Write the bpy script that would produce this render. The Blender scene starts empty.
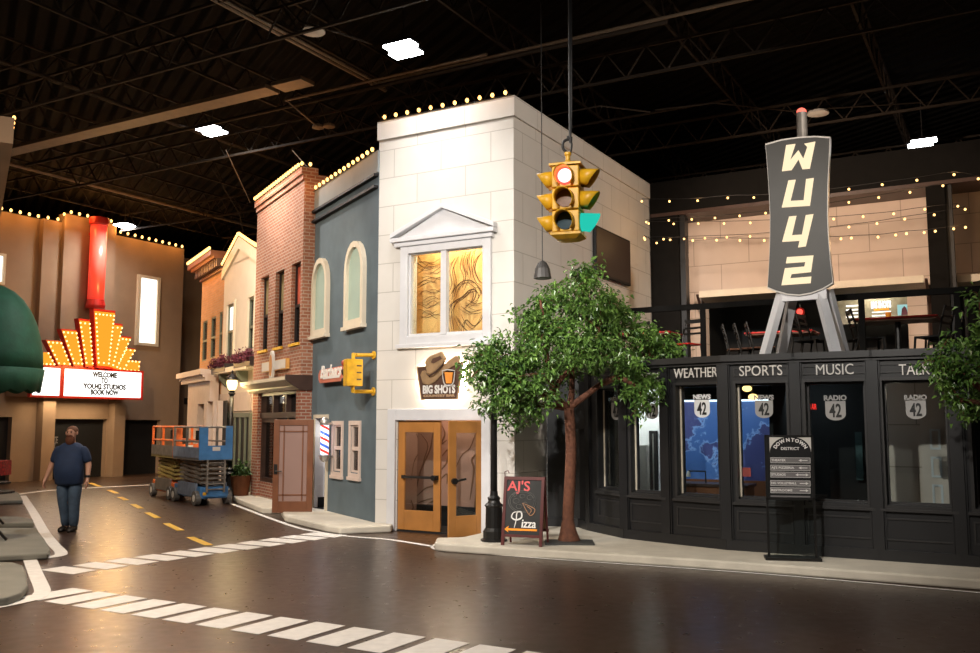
import bpy, bmesh, math, random
from mathutils import Vector, Matrix, Euler
random.seed(7)
C = bpy.context.scene.collection
SC = bpy.context.scene
# ------------------------------------------------------------------ camera
F, CX, CY, HC = 918.0, 490.0, 326.5, 1.9
TH = math.atan((422 - 326.5) / F)
cs, sn = math.cos(TH), math.sin(TH)
cam_d = bpy.data.cameras.new('camera'); cam = bpy.data.objects.new('camera', cam_d); C.objects.link(cam)
cam_d.sensor_width = 36; cam_d.lens = 36 * F / 980; cam_d.clip_end = 300; cam_d.clip_start = 0.05
cam.location = (0, 0, HC); cam.rotation_euler = (math.pi / 2 + TH, 0, 0)
SC.camera = cam
# ------------------------------------------------------------------ world, exposure
SC.view_settings.view_transform = 'Standard'; SC.view_settings.look = 'None'
SC.view_settings.gamma = 1; SC.view_settings.exposure = 0.08
SC.view_settings.use_curve_mapping = False
w = bpy.data.worlds.new('hall_ambient'); SC.world = w; w.use_nodes = True
w.node_tree.nodes['Background'].inputs[0].default_value = (0.9, 0.75, 0.6, 1)
w.node_tree.nodes['Background'].inputs[1].default_value = 0.02
SC.cycles.sample_clamp_indirect = 4.0
SC.cycles.max_bounces = 8
# ------------------------------------------------------------------ lights
def area(name, loc, size, power, col=(1, .93, .84), target=None, spread=math.pi, sy=None):
    l = bpy.data.lights.new(name, 'AREA'); l.energy = power; l.color = col; l.size = size
    if sy: l.shape = 'RECTANGLE'; l.size_y = sy
    l.spread = spread
    o = bpy.data.objects.new(name, l); C.objects.link(o); o.location = loc
    if target is not None:
        o.rotation_euler = (Vector(target) - Vector(loc)).to_track_quat('-Z', 'Y').to_euler()
    return o
def point(name, loc, power, col=(1, .62, .28), r=.05):
    l = bpy.data.lights.new(name, 'POINT'); l.energy = power; l.color = col; l.shadow_soft_size = r
    o = bpy.data.objects.new(name, l); C.objects.link(o); o.location = loc
    return o
def spot(name, loc, target, power, ang=60, col=(1, .9, .78), r=.12, blend=.6):
    l = bpy.data.lights.new(name, 'SPOT'); l.energy = power; l.color = col; l.shadow_soft_size = r
    l.spot_size = math.radians(ang); l.spot_blend = blend
    o = bpy.data.objects.new(name, l); C.objects.link(o); o.location = loc
    o.rotation_euler = (Vector(target) - Vector(loc)).to_track_quat('-Z', 'Y').to_euler()
    return o
WHITE = (1, .95, .9); WARM = (1, .6, .27)
# high bay fittings: (x, y, z, power, seen in the photo)
BAYS = [(-1.47, 15.0, 8.2, 60, True), (-6.42, 20.6, 8.6, 300, True), (-12.3, 30.4, 8.5, 160, True), (10.25, 21.2, 8.5, 30, True),
        (-7.2, 9.2, 8.6, 760, False), (-11.5, 14.5, 8.6, 300, False), (-3.6, 3.0, 8.6, 420, False), (3.5, 6.0, 8.6, 50, False)]
for i, (x, y, z, p, s) in enumerate(BAYS):
    area('high_bay_lamp', (x, y, z - .12), .55, p, (1, .80, .60) if i in (4, 5) else WHITE, (x, y, 0))
# unseen spots added to brighten the facades; no fittings are built
spot('facade_fill', (-4.2, 6.8, 7.2), (-.9, 16, 3.0), 3050, 50, (1, .96, .91))
spot('facade_fill', (-1.5, 3.0, 7.6), (2.8, 13.4, 2.4), 3000, 42, (1, .94, .86))
spot('facade_fill', (6.2, 6.0, 7.9), (1.9, 17.2, 5.2), 2300, 44, (1, .88, .76))
spot('facade_fill', (-7.6, 13.4, 7.8), (-4.2, 19.8, 3.4), 1300, 60, (1, .84, .66))
spot('facade_fill', (-9.6, 17.5, 7.8), (-8.0, 25.6, 3.6), 2900, 60, (1, .76, .52))
spot('facade_fill', (-9.8, 25.0, 7.8), (-13.2, 33.0, 3.6), 170, 75, (1, .68, .4))
# ------------------------------------------------------------------ helpers: picture point -> place
def ray(x, y):
    v = CY - y
    return Vector((x - CX, F * cs - v * sn, F * sn + v * cs))
CAM = Vector((0, 0, HC))
def gp(x, y, z=0.0):
    r = ray(x, y); return CAM + r * ((z - HC) / r.z)
def at_depth(x, y, Y):
    r = ray(x, y); return CAM + r * (Y / r.y)
A = Vector((1614, -923, 0)).normalized()      # along the white corner house, towards the right
B = Vector((522, 923, 0)).normalized()        # away to the right
S = Vector((525, -923, 0)).normalized()       # along the street towards the camera
UP = Vector((0, 0, 1))
class Fr:
    """a wall frame: u along the wall to the viewer's right, z up, n out of the wall"""
    def __init__(s, o, u):
        s.o = Vector(o); s.o.z = 0; s.u = Vector(u).normalized(); s.n = Vector((s.u.y, -s.u.x, 0))
    def p(s, u, z, d=0): return s.o + s.u * u + s.n * d + UP * z
    def px(s, x, y, d=0):
        r = ray(x, y); q = s.o + s.n * d
        t = (q - CAM).dot(s.n) / r.dot(s.n); h = CAM + r * t
        return (h - s.o).dot(s.u), h.z
    def off(s, d): return Fr(s.o + s.n * d, s.u)
# ------------------------------------------------------------------ helpers: meshes
def wloc(o):
    v = Vector((0, 0, 0))
    while o: v = v + o.location; o = o.parent
    return v
class MB:
    def __init__(s): s.v = []; s.f = []
    def add(s, vs, fs):
        b = len(s.v); s.v += [Vector(v) for v in vs]; s.f += [[i + b for i in f] for f in fs]; return s
    def box(s, fr, u0, u1, z0, z1, d0, d1):
        P = [fr.p(u, z, d) for d in (d0, d1) for z in (z0, z1) for u in (u0, u1)]
        return s.add(P, [(0, 1, 3, 2), (4, 6, 7, 5), (0, 4, 5, 1), (2, 3, 7, 6), (0, 2, 6, 4), (1, 5, 7, 3)])
    def cube(s, c, sx, sy, sz):
        f = Fr((c[0], c[1], 0), (1, 0, 0)); return s.box(f, -sx / 2, sx / 2, c[2] - sz / 2, c[2] + sz / 2, -sy / 2, sy / 2)
    def prism(s, fr, poly, d0, d1):
        n = len(poly); P = [fr.p(u, z, d0) for u, z in poly] + [fr.p(u, z, d1) for u, z in poly]
        return s.add(P, [list(range(n)), list(range(n, 2 * n))[::-1]] + [(i, (i + 1) % n, n + (i + 1) % n, n + i) for i in range(n)])
    def slab(s, pts, z0, z1):
        n = len(pts); P = [(p[0], p[1], z0) for p in pts] + [(p[0], p[1], z1) for p in pts]
        return s.add(P, [list(range(n)), list(range(n, 2 * n))[::-1]] + [(i, (i + 1) % n, n + (i + 1) % n, n + i) for i in range(n)])
    def loft(s, rings, cap=True):
        n = len(rings[0]); P = [p for r in rings for p in r]; fs = []
        for k in range(len(rings) - 1):
            for i in range(n):
                j = (i + 1) % n; fs.append((k * n + i, k * n + j, (k + 1) * n + j, (k + 1) * n + i))
        if cap: fs += [list(range(n))[::-1], list(range((len(rings) - 1) * n, len(rings) * n))]
        return s.add(P, fs)
    def path(s, pts, r, seg=8, cap=True):
        pts = [Vector(p) for p in pts]; rs = r if isinstance(r, (list, tuple)) else [r] * len(pts); rings = []
        ref = None
        for i, p in enumerate(pts):
            d = (pts[min(i + 1, len(pts) - 1)] - pts[max(i - 1, 0)]).normalized()
            if ref is None:
                ref = Vector((0, 0, 1)) if abs(d.z) < .9 else Vector((1, 0, 0))
            x = d.cross(ref).normalized(); y = d.cross(x).normalized(); ref = -y if y.dot(ref) < 0 else y
            x = d.cross(ref).normalized()
            rings.append([p + x * (math.cos(a) * rs[i]) + ref * (math.sin(a) * rs[i]) for a in [2 * math.pi * k / seg for k in range(seg)]])
        return s.loft(rings, cap)
    def bar(s, a, b, w, h=None):
        """square bar from a to b"""
        h = h or w; a = Vector(a); b = Vector(b); d = (b - a).normalized()
        r = Vector((0, 0, 1)) if abs(d.z) < .95 else Vector((1, 0, 0))
        x = d.cross(r).normalized() * (w / 2); y = d.cross(x).normalized() * (h / 2)
        return s.loft([[p - x - y, p + x - y, p + x + y, p - x + y] for p in (a, b)])
    def lathe(s, c, prof, seg=16):
        c = Vector(c)
        return s.loft([[c + Vector((math.cos(a) * r, math.sin(a) * r, z)) for a in [2 * math.pi * k / seg for k in range(seg)]] for r, z in prof])
    def ball(s, c, r, seg=10, rings=6, sx=1, sy=1, sz=1):
        c = Vector(c); P = []
        for k in range(rings + 1):
            t = math.pi * k / rings; t = min(max(t, .02), math.pi - .02)
            P.append([c + Vector((sx * r * math.sin(t) * math.cos(a), sy * r * math.sin(t) * math.sin(a), sz * r * math.cos(t))) for a in [2 * math.pi * i / seg for i in range(seg)]])
        return s.loft(P)
    def disc(s, c, nrm, r, th, seg=20):
        c = Vector(c); n = Vector(nrm).normalized()
        return s.path([c - n * th / 2, c + n * th / 2], r, seg)
    def build(s, name, m, parent=None, smooth=False, bev=0, kind=None, label=None):
        base = wloc(parent)
        me = bpy.data.meshes.new(name); me.from_pydata([v - base for v in s.v], [], s.f)
        bm = bmesh.new(); bm.from_mesh(me); bmesh.ops.recalc_face_normals(bm, faces=bm.faces)
        uv = bm.loops.layers.uv.new('UVMap')
        for f in bm.faces:
            f.smooth = smooth
            n = f.normal
            if abs(n.z) > .7:
                for l in f.loops: q = l.vert.co + base; l[uv].uv = (q.x, q.y)
            else:
                t = Vector((-n.y, n.x, 0)).normalized()
                for l in f.loops: q = l.vert.co + base; l[uv].uv = (q.dot(t), q.z)
        bm.to_mesh(me); bm.free()
        me.materials.append(m)
        o = bpy.data.objects.new(name, me); C.objects.link(o)
        if parent: o.parent = parent
        if bev:
            b = o.modifiers.new('bevel', 'BEVEL'); b.width = bev; b.segments = 2; b.limit_method = 'ANGLE'
        if kind: o['kind'] = kind
        if label: o['label'] = label
        return o
def tag(o, label, cat, group=None, kind=None):
    o['label'] = label; o['category'] = cat
    if group: o['group'] = group
    if kind: o['kind'] = kind
    return o
def thing(name, label, cat, loc=(0, 0, 0), group=None, kind=None):
    o = bpy.data.objects.new(name, None); C.objects.link(o); o.location = loc; o.empty_display_size = .1
    return tag(o, label, cat, group, kind)
def dup(root, loc, rz=0, label=None, group=None):
    r = root.copy(); C.objects.link(r); r.location = loc; r.rotation_euler = (0, 0, rz)
    if label: r['label'] = label
    if group: r['group'] = group
    for ch in list(root.children):
        c = ch.copy(); C.objects.link(c); c.parent = r
        for g in list(ch.children):
            d = g.copy(); C.objects.link(d); d.parent = c
    return r
def holes(mb, fr, u0, u1, z0, z1, hs, d0, d1):
    """a wall with rectangular openings"""
    us = sorted({u0, u1} | {min(max(h[k], u0), u1) for h in hs for k in (0, 1)}); 
    for a, b in zip(us, us[1:]):
        cuts = sorted([(h[2], h[3]) for h in hs if h[0] <= a + 1e-6 and h[1] >= b - 1e-6]); z = z0
        for c0, c1 in cuts:
            if c0 > z: mb.box(fr, a, b, z, c0, d0, d1)
            z = max(z, c1)
        if z < z1: mb.box(fr, a, b, z, z1, d0, d1)
    return mb
def frame_box(mb, fr, u0, u1, z0, z1, w, d0, d1, wb=None, wt=None):
    wb = w if wb is None else wb; wt = w if wt is None else wt
    mb.box(fr, u0, u0 + w, z0, z1, d0, d1); mb.box(fr, u1 - w, u1, z0, z1, d0, d1)
    if wb: mb.box(fr, u0 + w, u1 - w, z0, z0 + wb, d0, d1)
    if wt: mb.box(fr, u0 + w, u1 - w, z1 - wt, z1, d0, d1)
    return mb
def text(s, fr, u, z, size, m, name, parent, d=.01, ext=.006, fit=None, align='CENTER', bold=0.0, shear=0, rot=0):
    cu = bpy.data.curves.new(name, 'FONT'); cu.body = s; cu.size = size; cu.extrude = ext; cu.offset = bold
    cu.align_x = align; cu.align_y = 'CENTER'; cu.shear = shear; cu.resolution_u = 3
    o = bpy.data.objects.new('tmp', cu); C.objects.link(o)
    dg = bpy.context.evaluated_depsgraph_get(); me = bpy.data.meshes.new_from_object(o.evaluated_get(dg))
    bpy.data.objects.remove(o); bpy.data.curves.remove(cu)
    xs = [v.co.x for v in me.vertices]
    k = 1
    if fit and xs: k = fit / (max(xs) - min(xs))
    base = wloc(parent); cr, sr = math.cos(rot), math.sin(rot)
    for v in me.vertices:
        x, y = v.co.x * k, v.co.y
        x, y = x * cr - y * sr, x * sr + y * cr
        v.co = fr.p(u + x, z + y, d + v.co.z) - base
    me.materials.clear(); me.materials.append(m); me.name = name
    o = bpy.data.objects.new(name, me); C.objects.link(o); o.parent = parent
    return o
# ------------------------------------------------------------------ materials
def mat(name, col, rough=.6, metal=0, var=.12, scale=6, bump=.0, spec=.5, bscale=40, col2=None, det=5):
    m = bpy.data.materials.new(name); m.use_nodes = True; nt = m.node_tree; b = nt.nodes['Principled BSDF']
    b.inputs['Roughness'].default_value = rough; b.inputs['Metallic'].default_value = metal
    b.inputs['Specular IOR Level'].default_value = spec
    tc = nt.nodes.new('ShaderNodeTexCoord'); nz = nt.nodes.new('ShaderNodeTexNoise')
    nz.inputs['Scale'].default_value = scale; nz.inputs['Detail'].default_value = det
    nt.links.new(tc.outputs['Object'], nz.inputs['Vector'])
    r = nt.nodes.new('ShaderNodeValToRGB')
    c2 = col2 or tuple(c * (1 - var) for c in col)
    c1 = col if col2 else tuple(min(1, c * (1 + var * .6)) for c in col)
    r.color_ramp.elements[0].position = .3; r.color_ramp.elements[1].position = .7
    r.color_ramp.elements[0].color = (*c2, 1); r.color_ramp.elements[1].color = (*c1, 1)
    nt.links.new(nz.outputs['Fac'], r.inputs['Fac']); nt.links.new(r.outputs['Color'], b.inputs['Base Color'])
    if bump:
        n2 = nt.nodes.new('ShaderNodeTexNoise'); n2.inputs['Scale'].default_value = bscale
        nt.links.new(tc.outputs['Object'], n2.inputs['Vector'])
        bp = nt.nodes.new('ShaderNodeBump'); bp.inputs['Strength'].default_value = bump; bp.inputs['Distance'].default_value = .02
        nt.links.new(n2.outputs['Fac'], bp.inputs['Height']); nt.links.new(bp.outputs['Normal'], b.inputs['Normal'])
    return m
def emit(name, col, st, sample=True):
    m = bpy.data.materials.new(name); m.use_nodes = True; nt = m.node_tree; nt.nodes.remove(nt.nodes['Principled BSDF'])
    e = nt.nodes.new('ShaderNodeEmission'); e.inputs[0].default_value = (*col, 1); e.inputs[1].default_value = st
    nt.links.new(e.outputs[0], nt.nodes['Material Output'].inputs[0])
    if not sample: m.cycles.emission_sampling = 'NONE'
    return m
def glass(name, tint=(.9, .95, .95), refl=.015, rough=.02):
    m = bpy.data.materials.new(name); m.use_nodes = True; nt = m.node_tree; nt.nodes.remove(nt.nodes['Principled BSDF'])
    t = nt.nodes.new('ShaderNodeBsdfTransparent'); t.inputs[0].default_value = (*tint, 1)
    g = nt.nodes.new('ShaderNodeBsdfGlossy'); g.inputs['Roughness'].default_value = rough
    lw = nt.nodes.new('ShaderNodeLayerWeight'); lw.inputs[0].default_value = .35
    mp = nt.nodes.new('ShaderNodeMath'); mp.operation = 'MULTIPLY_ADD'; mp.inputs[1].default_value = .7; mp.inputs[2].default_value = refl
    nt.links.new(lw.outputs['Fresnel'], mp.inputs[0])
    mx = nt.nodes.new('ShaderNodeMixShader'); nt.links.new(mp.outputs[0], mx.inputs[0])
    nt.links.new(t.outputs[0], mx.inputs[1]); nt.links.new(g.outputs[0], mx.inputs[2])
    nt.links.new(mx.outputs[0], nt.nodes['Material Output'].inputs[0])
    return m
def brickmat(name, c1, c2, mortar, bw, rh, ms, rough=.8, bump=.4, off=.5, noise=.25):
    m = bpy.data.materials.new(name); m.use_nodes = True; nt = m.node_tree; b = nt.nodes['Principled BSDF']
    b.inputs['Roughness'].default_value = rough; b.inputs['Specular IOR Level'].default_value = .25
    uv = nt.nodes.new('ShaderNodeUVMap'); br = nt.nodes.new('ShaderNodeTexBrick'); br.offset = off
    br.inputs['Color1'].default_value = (*c1, 1); br.inputs['Color2'].default_value = (*c2, 1); br.inputs['Mortar'].default_value = (*mortar, 1)
    br.inputs['Scale'].default_value = 1; br.inputs['Mortar Size'].default_value = ms
    br.inputs['Brick Width'].default_value = bw; br.inputs['Row Height'].default_value = rh; br.inputs['Mortar Smooth'].default_value = .2
    nt.links.new(uv.outputs[0], br.inputs['Vector'])
    nz = nt.nodes.new('ShaderNodeTexNoise'); nz.inputs['Scale'].default_value = 2.5; nz.inputs['Detail'].default_value = 6
    tc = nt.nodes.new('ShaderNodeTexCoord'); nt.links.new(tc.outputs['Object'], nz.inputs['Vector'])
    mx = nt.nodes.new('ShaderNodeMixRGB'); mx.blend_type = 'MULTIPLY'; mx.inputs[0].default_value = noise
    nt.links.new(br.outputs['Color'], mx.inputs[1]); nt.links.new(nz.outputs['Fac'], mx.inputs[2]); nt.links.new(mx.outputs[0], b.inputs['Base Color'])
    if bump:
        bp = nt.nodes.new('ShaderNodeBump'); bp.inputs['Strength'].default_value = bump; bp.inputs['Distance'].default_value = .01; bp.invert = True
        nt.links.new(br.outputs['Fac'], bp.inputs['Height']); nt.links.new(bp.outputs['Normal'], b.inputs['Normal'])
    return m
M = dict(
    stone=brickmat('cream_block', (.70, .67, .625), (.67, .64, .595), (.46, .43, .39), 1.02, .53, .008, .75, .3, .5, .12),
    patio=brickmat('patio_block', (.66, .53, .45), (.62, .5, .42), (.4, .32, .26), 1.3, .62, .01, .8, .3, .5, .15),
    white=mat('white_trim', (.63, .63, .65), .45, var=.04),
    gray=mat('blue_grey_stucco', (.10, .135, .155), .8, var=.14, scale=2.5, bump=.15, bscale=60),
    graylight=mat('pale_grey_band', (.21, .235, .24), .8, var=.1, scale=2),
    brick=brickmat('brown_brick', (.30, .115, .065), (.40, .17, .10), (.46, .34, .26), .21, .075, .011),
    brick2=brickmat('red_brick', (.35, .12, .07), (.27, .085, .05), (.42, .33, .26), .2, .07, .011),
    obrick=brickmat('orange_brick', (.62, .30, .12), (.54, .25, .095), (.5, .33, .19), .21, .075, .01),
    cream=mat('cream_siding', (.70, .61, .50), .7, var=.06, scale=2),
    creamtrim=mat('cream_trim', (.66, .58, .45), .5, var=.05),
    pinkwhite=mat('warm_white_shopfront', (.62, .5, .43), .6, var=.06),
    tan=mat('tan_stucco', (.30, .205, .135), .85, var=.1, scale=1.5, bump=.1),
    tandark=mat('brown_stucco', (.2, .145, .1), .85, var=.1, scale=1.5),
    black=mat('black_paint', (.009, .009, .0095), .6, var=.2, spec=.3), beam=mat('flat_black_steel', (.006, .0055, .005), .85, var=.2, spec=.12),
    blackmetal=mat('black_metal', (.014, .013, .012), .4, .3, var=.2),
    charcoal=mat('charcoal_paint', (.013, .013, .014), .42, var=.15, scale=3),
    charline=mat('charcoal_molding', (.03, .029, .029), .38, var=.1),
    dark=mat('dark_void', (.006, .006, .006), .9, var=.2),
    ceil=mat('black_ceiling_steel', (.006, .005, .0045), .8, var=.2, spec=.1),
    steelbrown=mat('dusty_steel', (.026, .019, .014), .7, 0, var=.2, spec=.15),
    duct=mat('bare_duct_metal', (.17, .125, .085), .55, .2, var=.15),
    conc=mat('pale_concrete', (.58, .535, .45), .8, var=.12, scale=4, bump=.12, bscale=80),
    conc2=mat('grey_green_concrete', (.2, .195, .165), .8, var=.14, scale=3, bump=.15, bscale=70),
    line=mat('white_road_paint', (.78, .76, .73), .55, var=.1, scale=9),
    yellowline=mat('yellow_road_paint', (.75, .45, .02), .5, var=.1, scale=9),
    oak=mat('golden_oak', (.42, .18, .045), .38, var=.16, scale=3, bump=.05),
    mahog=mat('red_brown_wood', (.17, .062, .026), .4, var=.2, scale=4),
    darkwood=mat('dark_brown_wood', (.05, .025, .018), .45, var=.2),
    glass=glass('clear_glass'), glassdark=glass('tinted_glass', (.55, .55, .55), .04),
    frost=mat('frosted_glass', (.26, .165, .14), .35, var=.06, scale=1.2),
    mint=mat('mint_window_film', (.36, .47, .40), .25, var=.1, scale=1.5),
    olive=mat('drawn_olive_shade', (.22, .16, .07), .5, var=.15),
    redshade=mat('red_window_shade', (.48, .09, .05), .5, var=.1),
    greenwood=mat('sage_green_trim', (.12, .135, .095), .55, var=.1),
    sash=mat('dark_bronze_sash', (.02, .015, .014), .45, var=.15),
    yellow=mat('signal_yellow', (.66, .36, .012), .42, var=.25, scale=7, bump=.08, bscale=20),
    cable=mat('black_cable', (.015, .014, .014), .5, var=.1),
    steel=mat('brushed_aluminium', (.62, .60, .57), .3, .85, var=.06),
    signgrey=mat('sign_face_grey', (.056, .055, .052), .55, var=.05),
    red=mat('red_enamel', (.5, .02, .012), .4, var=.1),
    green=mat('green_canvas', (.012, .10, .058), .7, var=.22, scale=4, bump=.2, bscale=14),
    rubber=mat('grey_tyre', (.10, .095, .09), .8, var=.2),
    blue=mat('lift_blue', (.05, .18, .42), .45, var=.22, scale=5),
    orange=mat('lift_orange', (.72, .15, .03), .5, var=.2, scale=5),
    liftgrey=mat('worn_grey_steel', (.22, .2, .18), .5, .4, var=.3, scale=7),
    liftwood=mat('tan_lift_panel', (.36, .22, .12), .7, var=.15),
    khaki=mat('khaki_scissor_steel', (.3, .24, .08), .6, .2, var=.25),
    bark=mat('brown_bark', (.17, .062, .03), .85, col2=(.095, .034, .018), scale=14, bump=.5, bscale=35),
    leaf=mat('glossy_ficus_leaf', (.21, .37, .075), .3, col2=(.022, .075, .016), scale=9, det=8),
    purple=mat('purple_blooms', (.17, .025, .05), .7, col2=(.05, .012, .02), scale=18),
    pot=mat('terracotta_planter', (.24, .085, .03), .7, var=.15),
    board=mat('chalkboard', (.022, .022, .021), .7, var=.3, scale=5),
    chalk=mat('white_chalk', (.85, .84, .8), .9, var=.1), chalkred=mat('red_chalk', (.7, .12, .12), .9, var=.1),
    chalkgrey=mat('faded_chalk', (.12, .12, .11), .9, var=.2), chalktan=mat('tan_chalk', (.42, .22, .12), .9, var=.2), chalkor=mat('orange_chalk', (.95, .33, .03), .9, var=.05),
    frame_red=mat('maroon_wood', (.09, .014, .012), .45, var=.2),
    skin=mat('skin', (.50, .27, .19), .5, var=.08), beard=mat('auburn_hair', (.11, .032, .012), .8, var=.3, scale=60, bump=.6),
    navy=mat('navy_cotton', (.010, .027, .078), .8, var=.15, scale=9), denim=mat('blue_denim', (.05, .085, .14), .8, var=.35, scale=8),
    shoe=mat('dark_leather', (.012, .01, .009), .5, var=.2),
    letter=mat('white_sign_letter', (.75, .72, .68), .5, var=.05), blackletter=mat('black_letter', (.01, .01, .01), .6, var=.05),
    decal=mat('window_decal_white', (.85, .87, .88), .6, var=.03), decaldim=mat('window_decal_grey', (.34, .33, .32), .6, var=.03),
    teal=mat('teal_sign', (.01, .2, .17), .5, var=.1),
    brownsign=mat('brown_sign_face', (.085, .038, .022), .5, var=.2, scale=5), hat=mat('tan_felt', (.30, .185, .09), .7, var=.3, scale=7, bump=.1),
    whisky=mat('amber_whisky', (.8, .3, .06), .2, var=.1), signtan=mat('tan_border', (.42, .28, .16), .5, var=.1),
    redtop=mat('red_tabletop', (.6, .02, .015), .35, var=.1), tablewood=mat('brown_table_underside', (.22, .085, .04), .5, var=.15),
    redcloth=mat('red_print_cloth', (.4, .02, .02), .8, col2=(.06, .01, .01), scale=22),
    paper=mat('off_white_sign', (.6, .57, .53), .5, var=.06), greysign=mat('mid_grey_sign', (.16, .15, .15), .5, var=.08),
    dirwhite=mat('directory_lettering', (.7, .68, .66), .5, var=.03),
    tealwall=mat('back_room_wall', (.5, .46, .38), .8, var=.1),
    bulb=emit('warm_bulb', (1, .56, .18), 3.6, False), bulbhot=emit('white_hot_bulb', (1, .52, .14), 4.2, False),
    marqueebulb=emit('marquee_bulb', (1, .74, .28), 3, False),
    ledpanel=emit('led_panel', (.93, .97, 1), 22, False), signlight=emit('sign_letter_glow', (1, .80, .52), 1.12), halo=emit('halo_led', (1, .84, .62), 95),
    marqueewhite=emit('marquee_face', (1, .97, .92), 2.2), winlight=emit('lit_window', (1, .95, .86), 1.8), redlens=emit('red_signal_lens', (1, .10, .07), 1.6), redcore=emit('red_signal_core', (1, .72, .66), 2), greenglow=emit('green_signal_glow', (.02, .55, .42), 1.0),
    redglow=emit('red_tube_light', (1, .06, .03), 1.1), beacon=emit('red_beacon', (1, .16, .11), 1.8), globe=emit('street_globe', (1, .78, .36), 3),
    ambergloss=mat('amber_lens', (.16, .06, .012), .25, var=.15), bluelens=mat('dark_blue_lens', (.012, .04, .055), .2, var=.15),
)
# ================================================================== the setting
def floor_mat():
    m = bpy.data.materials.new('sealed_brown_black_floor'); m.use_nodes = True; nt = m.node_tree; b = nt.nodes['Principled BSDF']
    tc = nt.nodes.new('ShaderNodeTexCoord')
    n1 = nt.nodes.new('ShaderNodeTexNoise'); n1.inputs['Scale'].default_value = .55; n1.inputs['Detail'].default_value = 8
    n2 = nt.nodes.new('ShaderNodeTexNoise'); n2.inputs['Scale'].default_value = 7; n2.inputs['Detail'].default_value = 8
    for n in (n1, n2): nt.links.new(tc.outputs['Object'], n.inputs['Vector'])
    r = nt.nodes.new('ShaderNodeValToRGB'); r.color_ramp.elements[0].color = (.032, .0175, .0115, 1); r.color_ramp.elements[1].color = (.064, .035, .022, 1)
    r.color_ramp.elements[0].position = .3; r.color_ramp.elements[1].position = .75
    nt.links.new(n1.outputs['Fac'], r.inputs['Fac'])
    v = nt.nodes.new('ShaderNodeTexVoronoi'); v.inputs['Scale'].default_value = 1.6; nt.links.new(tc.outputs['Object'], v.inputs['Vector'])
    sp = nt.nodes.new('ShaderNodeMath'); sp.operation = 'LESS_THAN'; sp.inputs[1].default_value = .035; nt.links.new(v.outputs['Distance'], sp.inputs[0])
    mx = nt.nodes.new('ShaderNodeMixRGB'); mx.inputs[2].default_value = (.11, .085, .065, 1)
    nt.links.new(sp.outputs[0], mx.inputs[0]); nt.links.new(r.outputs['Color'], mx.inputs[1]); nt.links.new(mx.outputs[0], b.inputs['Base Color'])
    rr = nt.nodes.new('ShaderNodeMapRange'); rr.inputs['To Min'].default_value = .2; rr.inputs['To Max'].default_value = .42
    nt.links.new(n2.outputs['Fac'], rr.inputs['Value']); nt.links.new(rr.outputs[0], b.inputs['Roughness'])
    bp = nt.nodes.new('ShaderNodeBump'); bp.inputs['Strength'].default_value = .05; nt.links.new(n2.outputs['Fac'], bp.inputs['Height']); nt.links.new(bp.outputs['Normal'], b.inputs['Normal'])
    b.inputs['Specular IOR Level'].default_value = .5
    return m
ID = Fr((0, 0, 0), (1, 0, 0))
tag(MB().box(ID, -28, 28, -.1, 0, -46, 8).build('floor', floor_mat()), 'dark brown polished hall floor painted as a street', 'floor', kind='structure')
def deck_mat():
    m = mat('ribbed_black_deck', (.006, .005, .004), .85, spec=.08); nt = m.node_tree; b = nt.nodes['Principled BSDF']
    tc = nt.nodes.new('ShaderNodeTexCoord'); mp = nt.nodes.new('ShaderNodeMapping'); mp.inputs['Rotation'].default_value = (0, 0, math.atan2(A.x, -A.y) + math.pi / 2)
    wv = nt.nodes.new('ShaderNodeTexWave'); wv.inputs['Scale'].default_value = .9; wv.bands_direction = 'X'
    nt.links.new(tc.outputs['Object'], mp.inputs['Vector']); nt.links.new(mp.outputs[0], wv.inputs['Vector'])
    bp = nt.nodes.new('ShaderNodeBump'); bp.inputs['Strength'].default_value = 1; bp.inputs['Distance'].default_value = .15
    nt.links.new(wv.outputs['Fac'], bp.inputs['Height']); nt.links.new(bp.outputs['Normal'], b.inputs['Normal'])
    return m
tag(MB().box(ID, -28, 28, 9.6, 9.8, -46, 8).build('ceiling', deck_mat()), 'black ribbed steel roof deck high overhead', 'ceiling', kind='structure')
tag(MB().box(ID, -28, 28, 0, 9.6, -46.2, -46).build('wall_back', M['dark']), 'dark far wall of the hall behind the buildings', 'wall', kind='structure')
tag(MB().box(ID, -28.2, -28, 0, 9.6, -46, 8).build('wall_left', M['dark']), 'dark left wall of the hall beyond the street', 'wall', kind='structure')
tag(MB().box(ID, 28, 28.2, 0, 9.6, -46, 8).build('wall_right', M['dark']), 'dark right wall of the hall beyond the patio', 'wall', kind='structure')
tag(MB().box(ID, -28, 28, 0, 9.6, 8, 8.2).build('wall_front', M['dark']), 'dark wall of the hall behind the viewpoint', 'wall', kind='structure')
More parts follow.
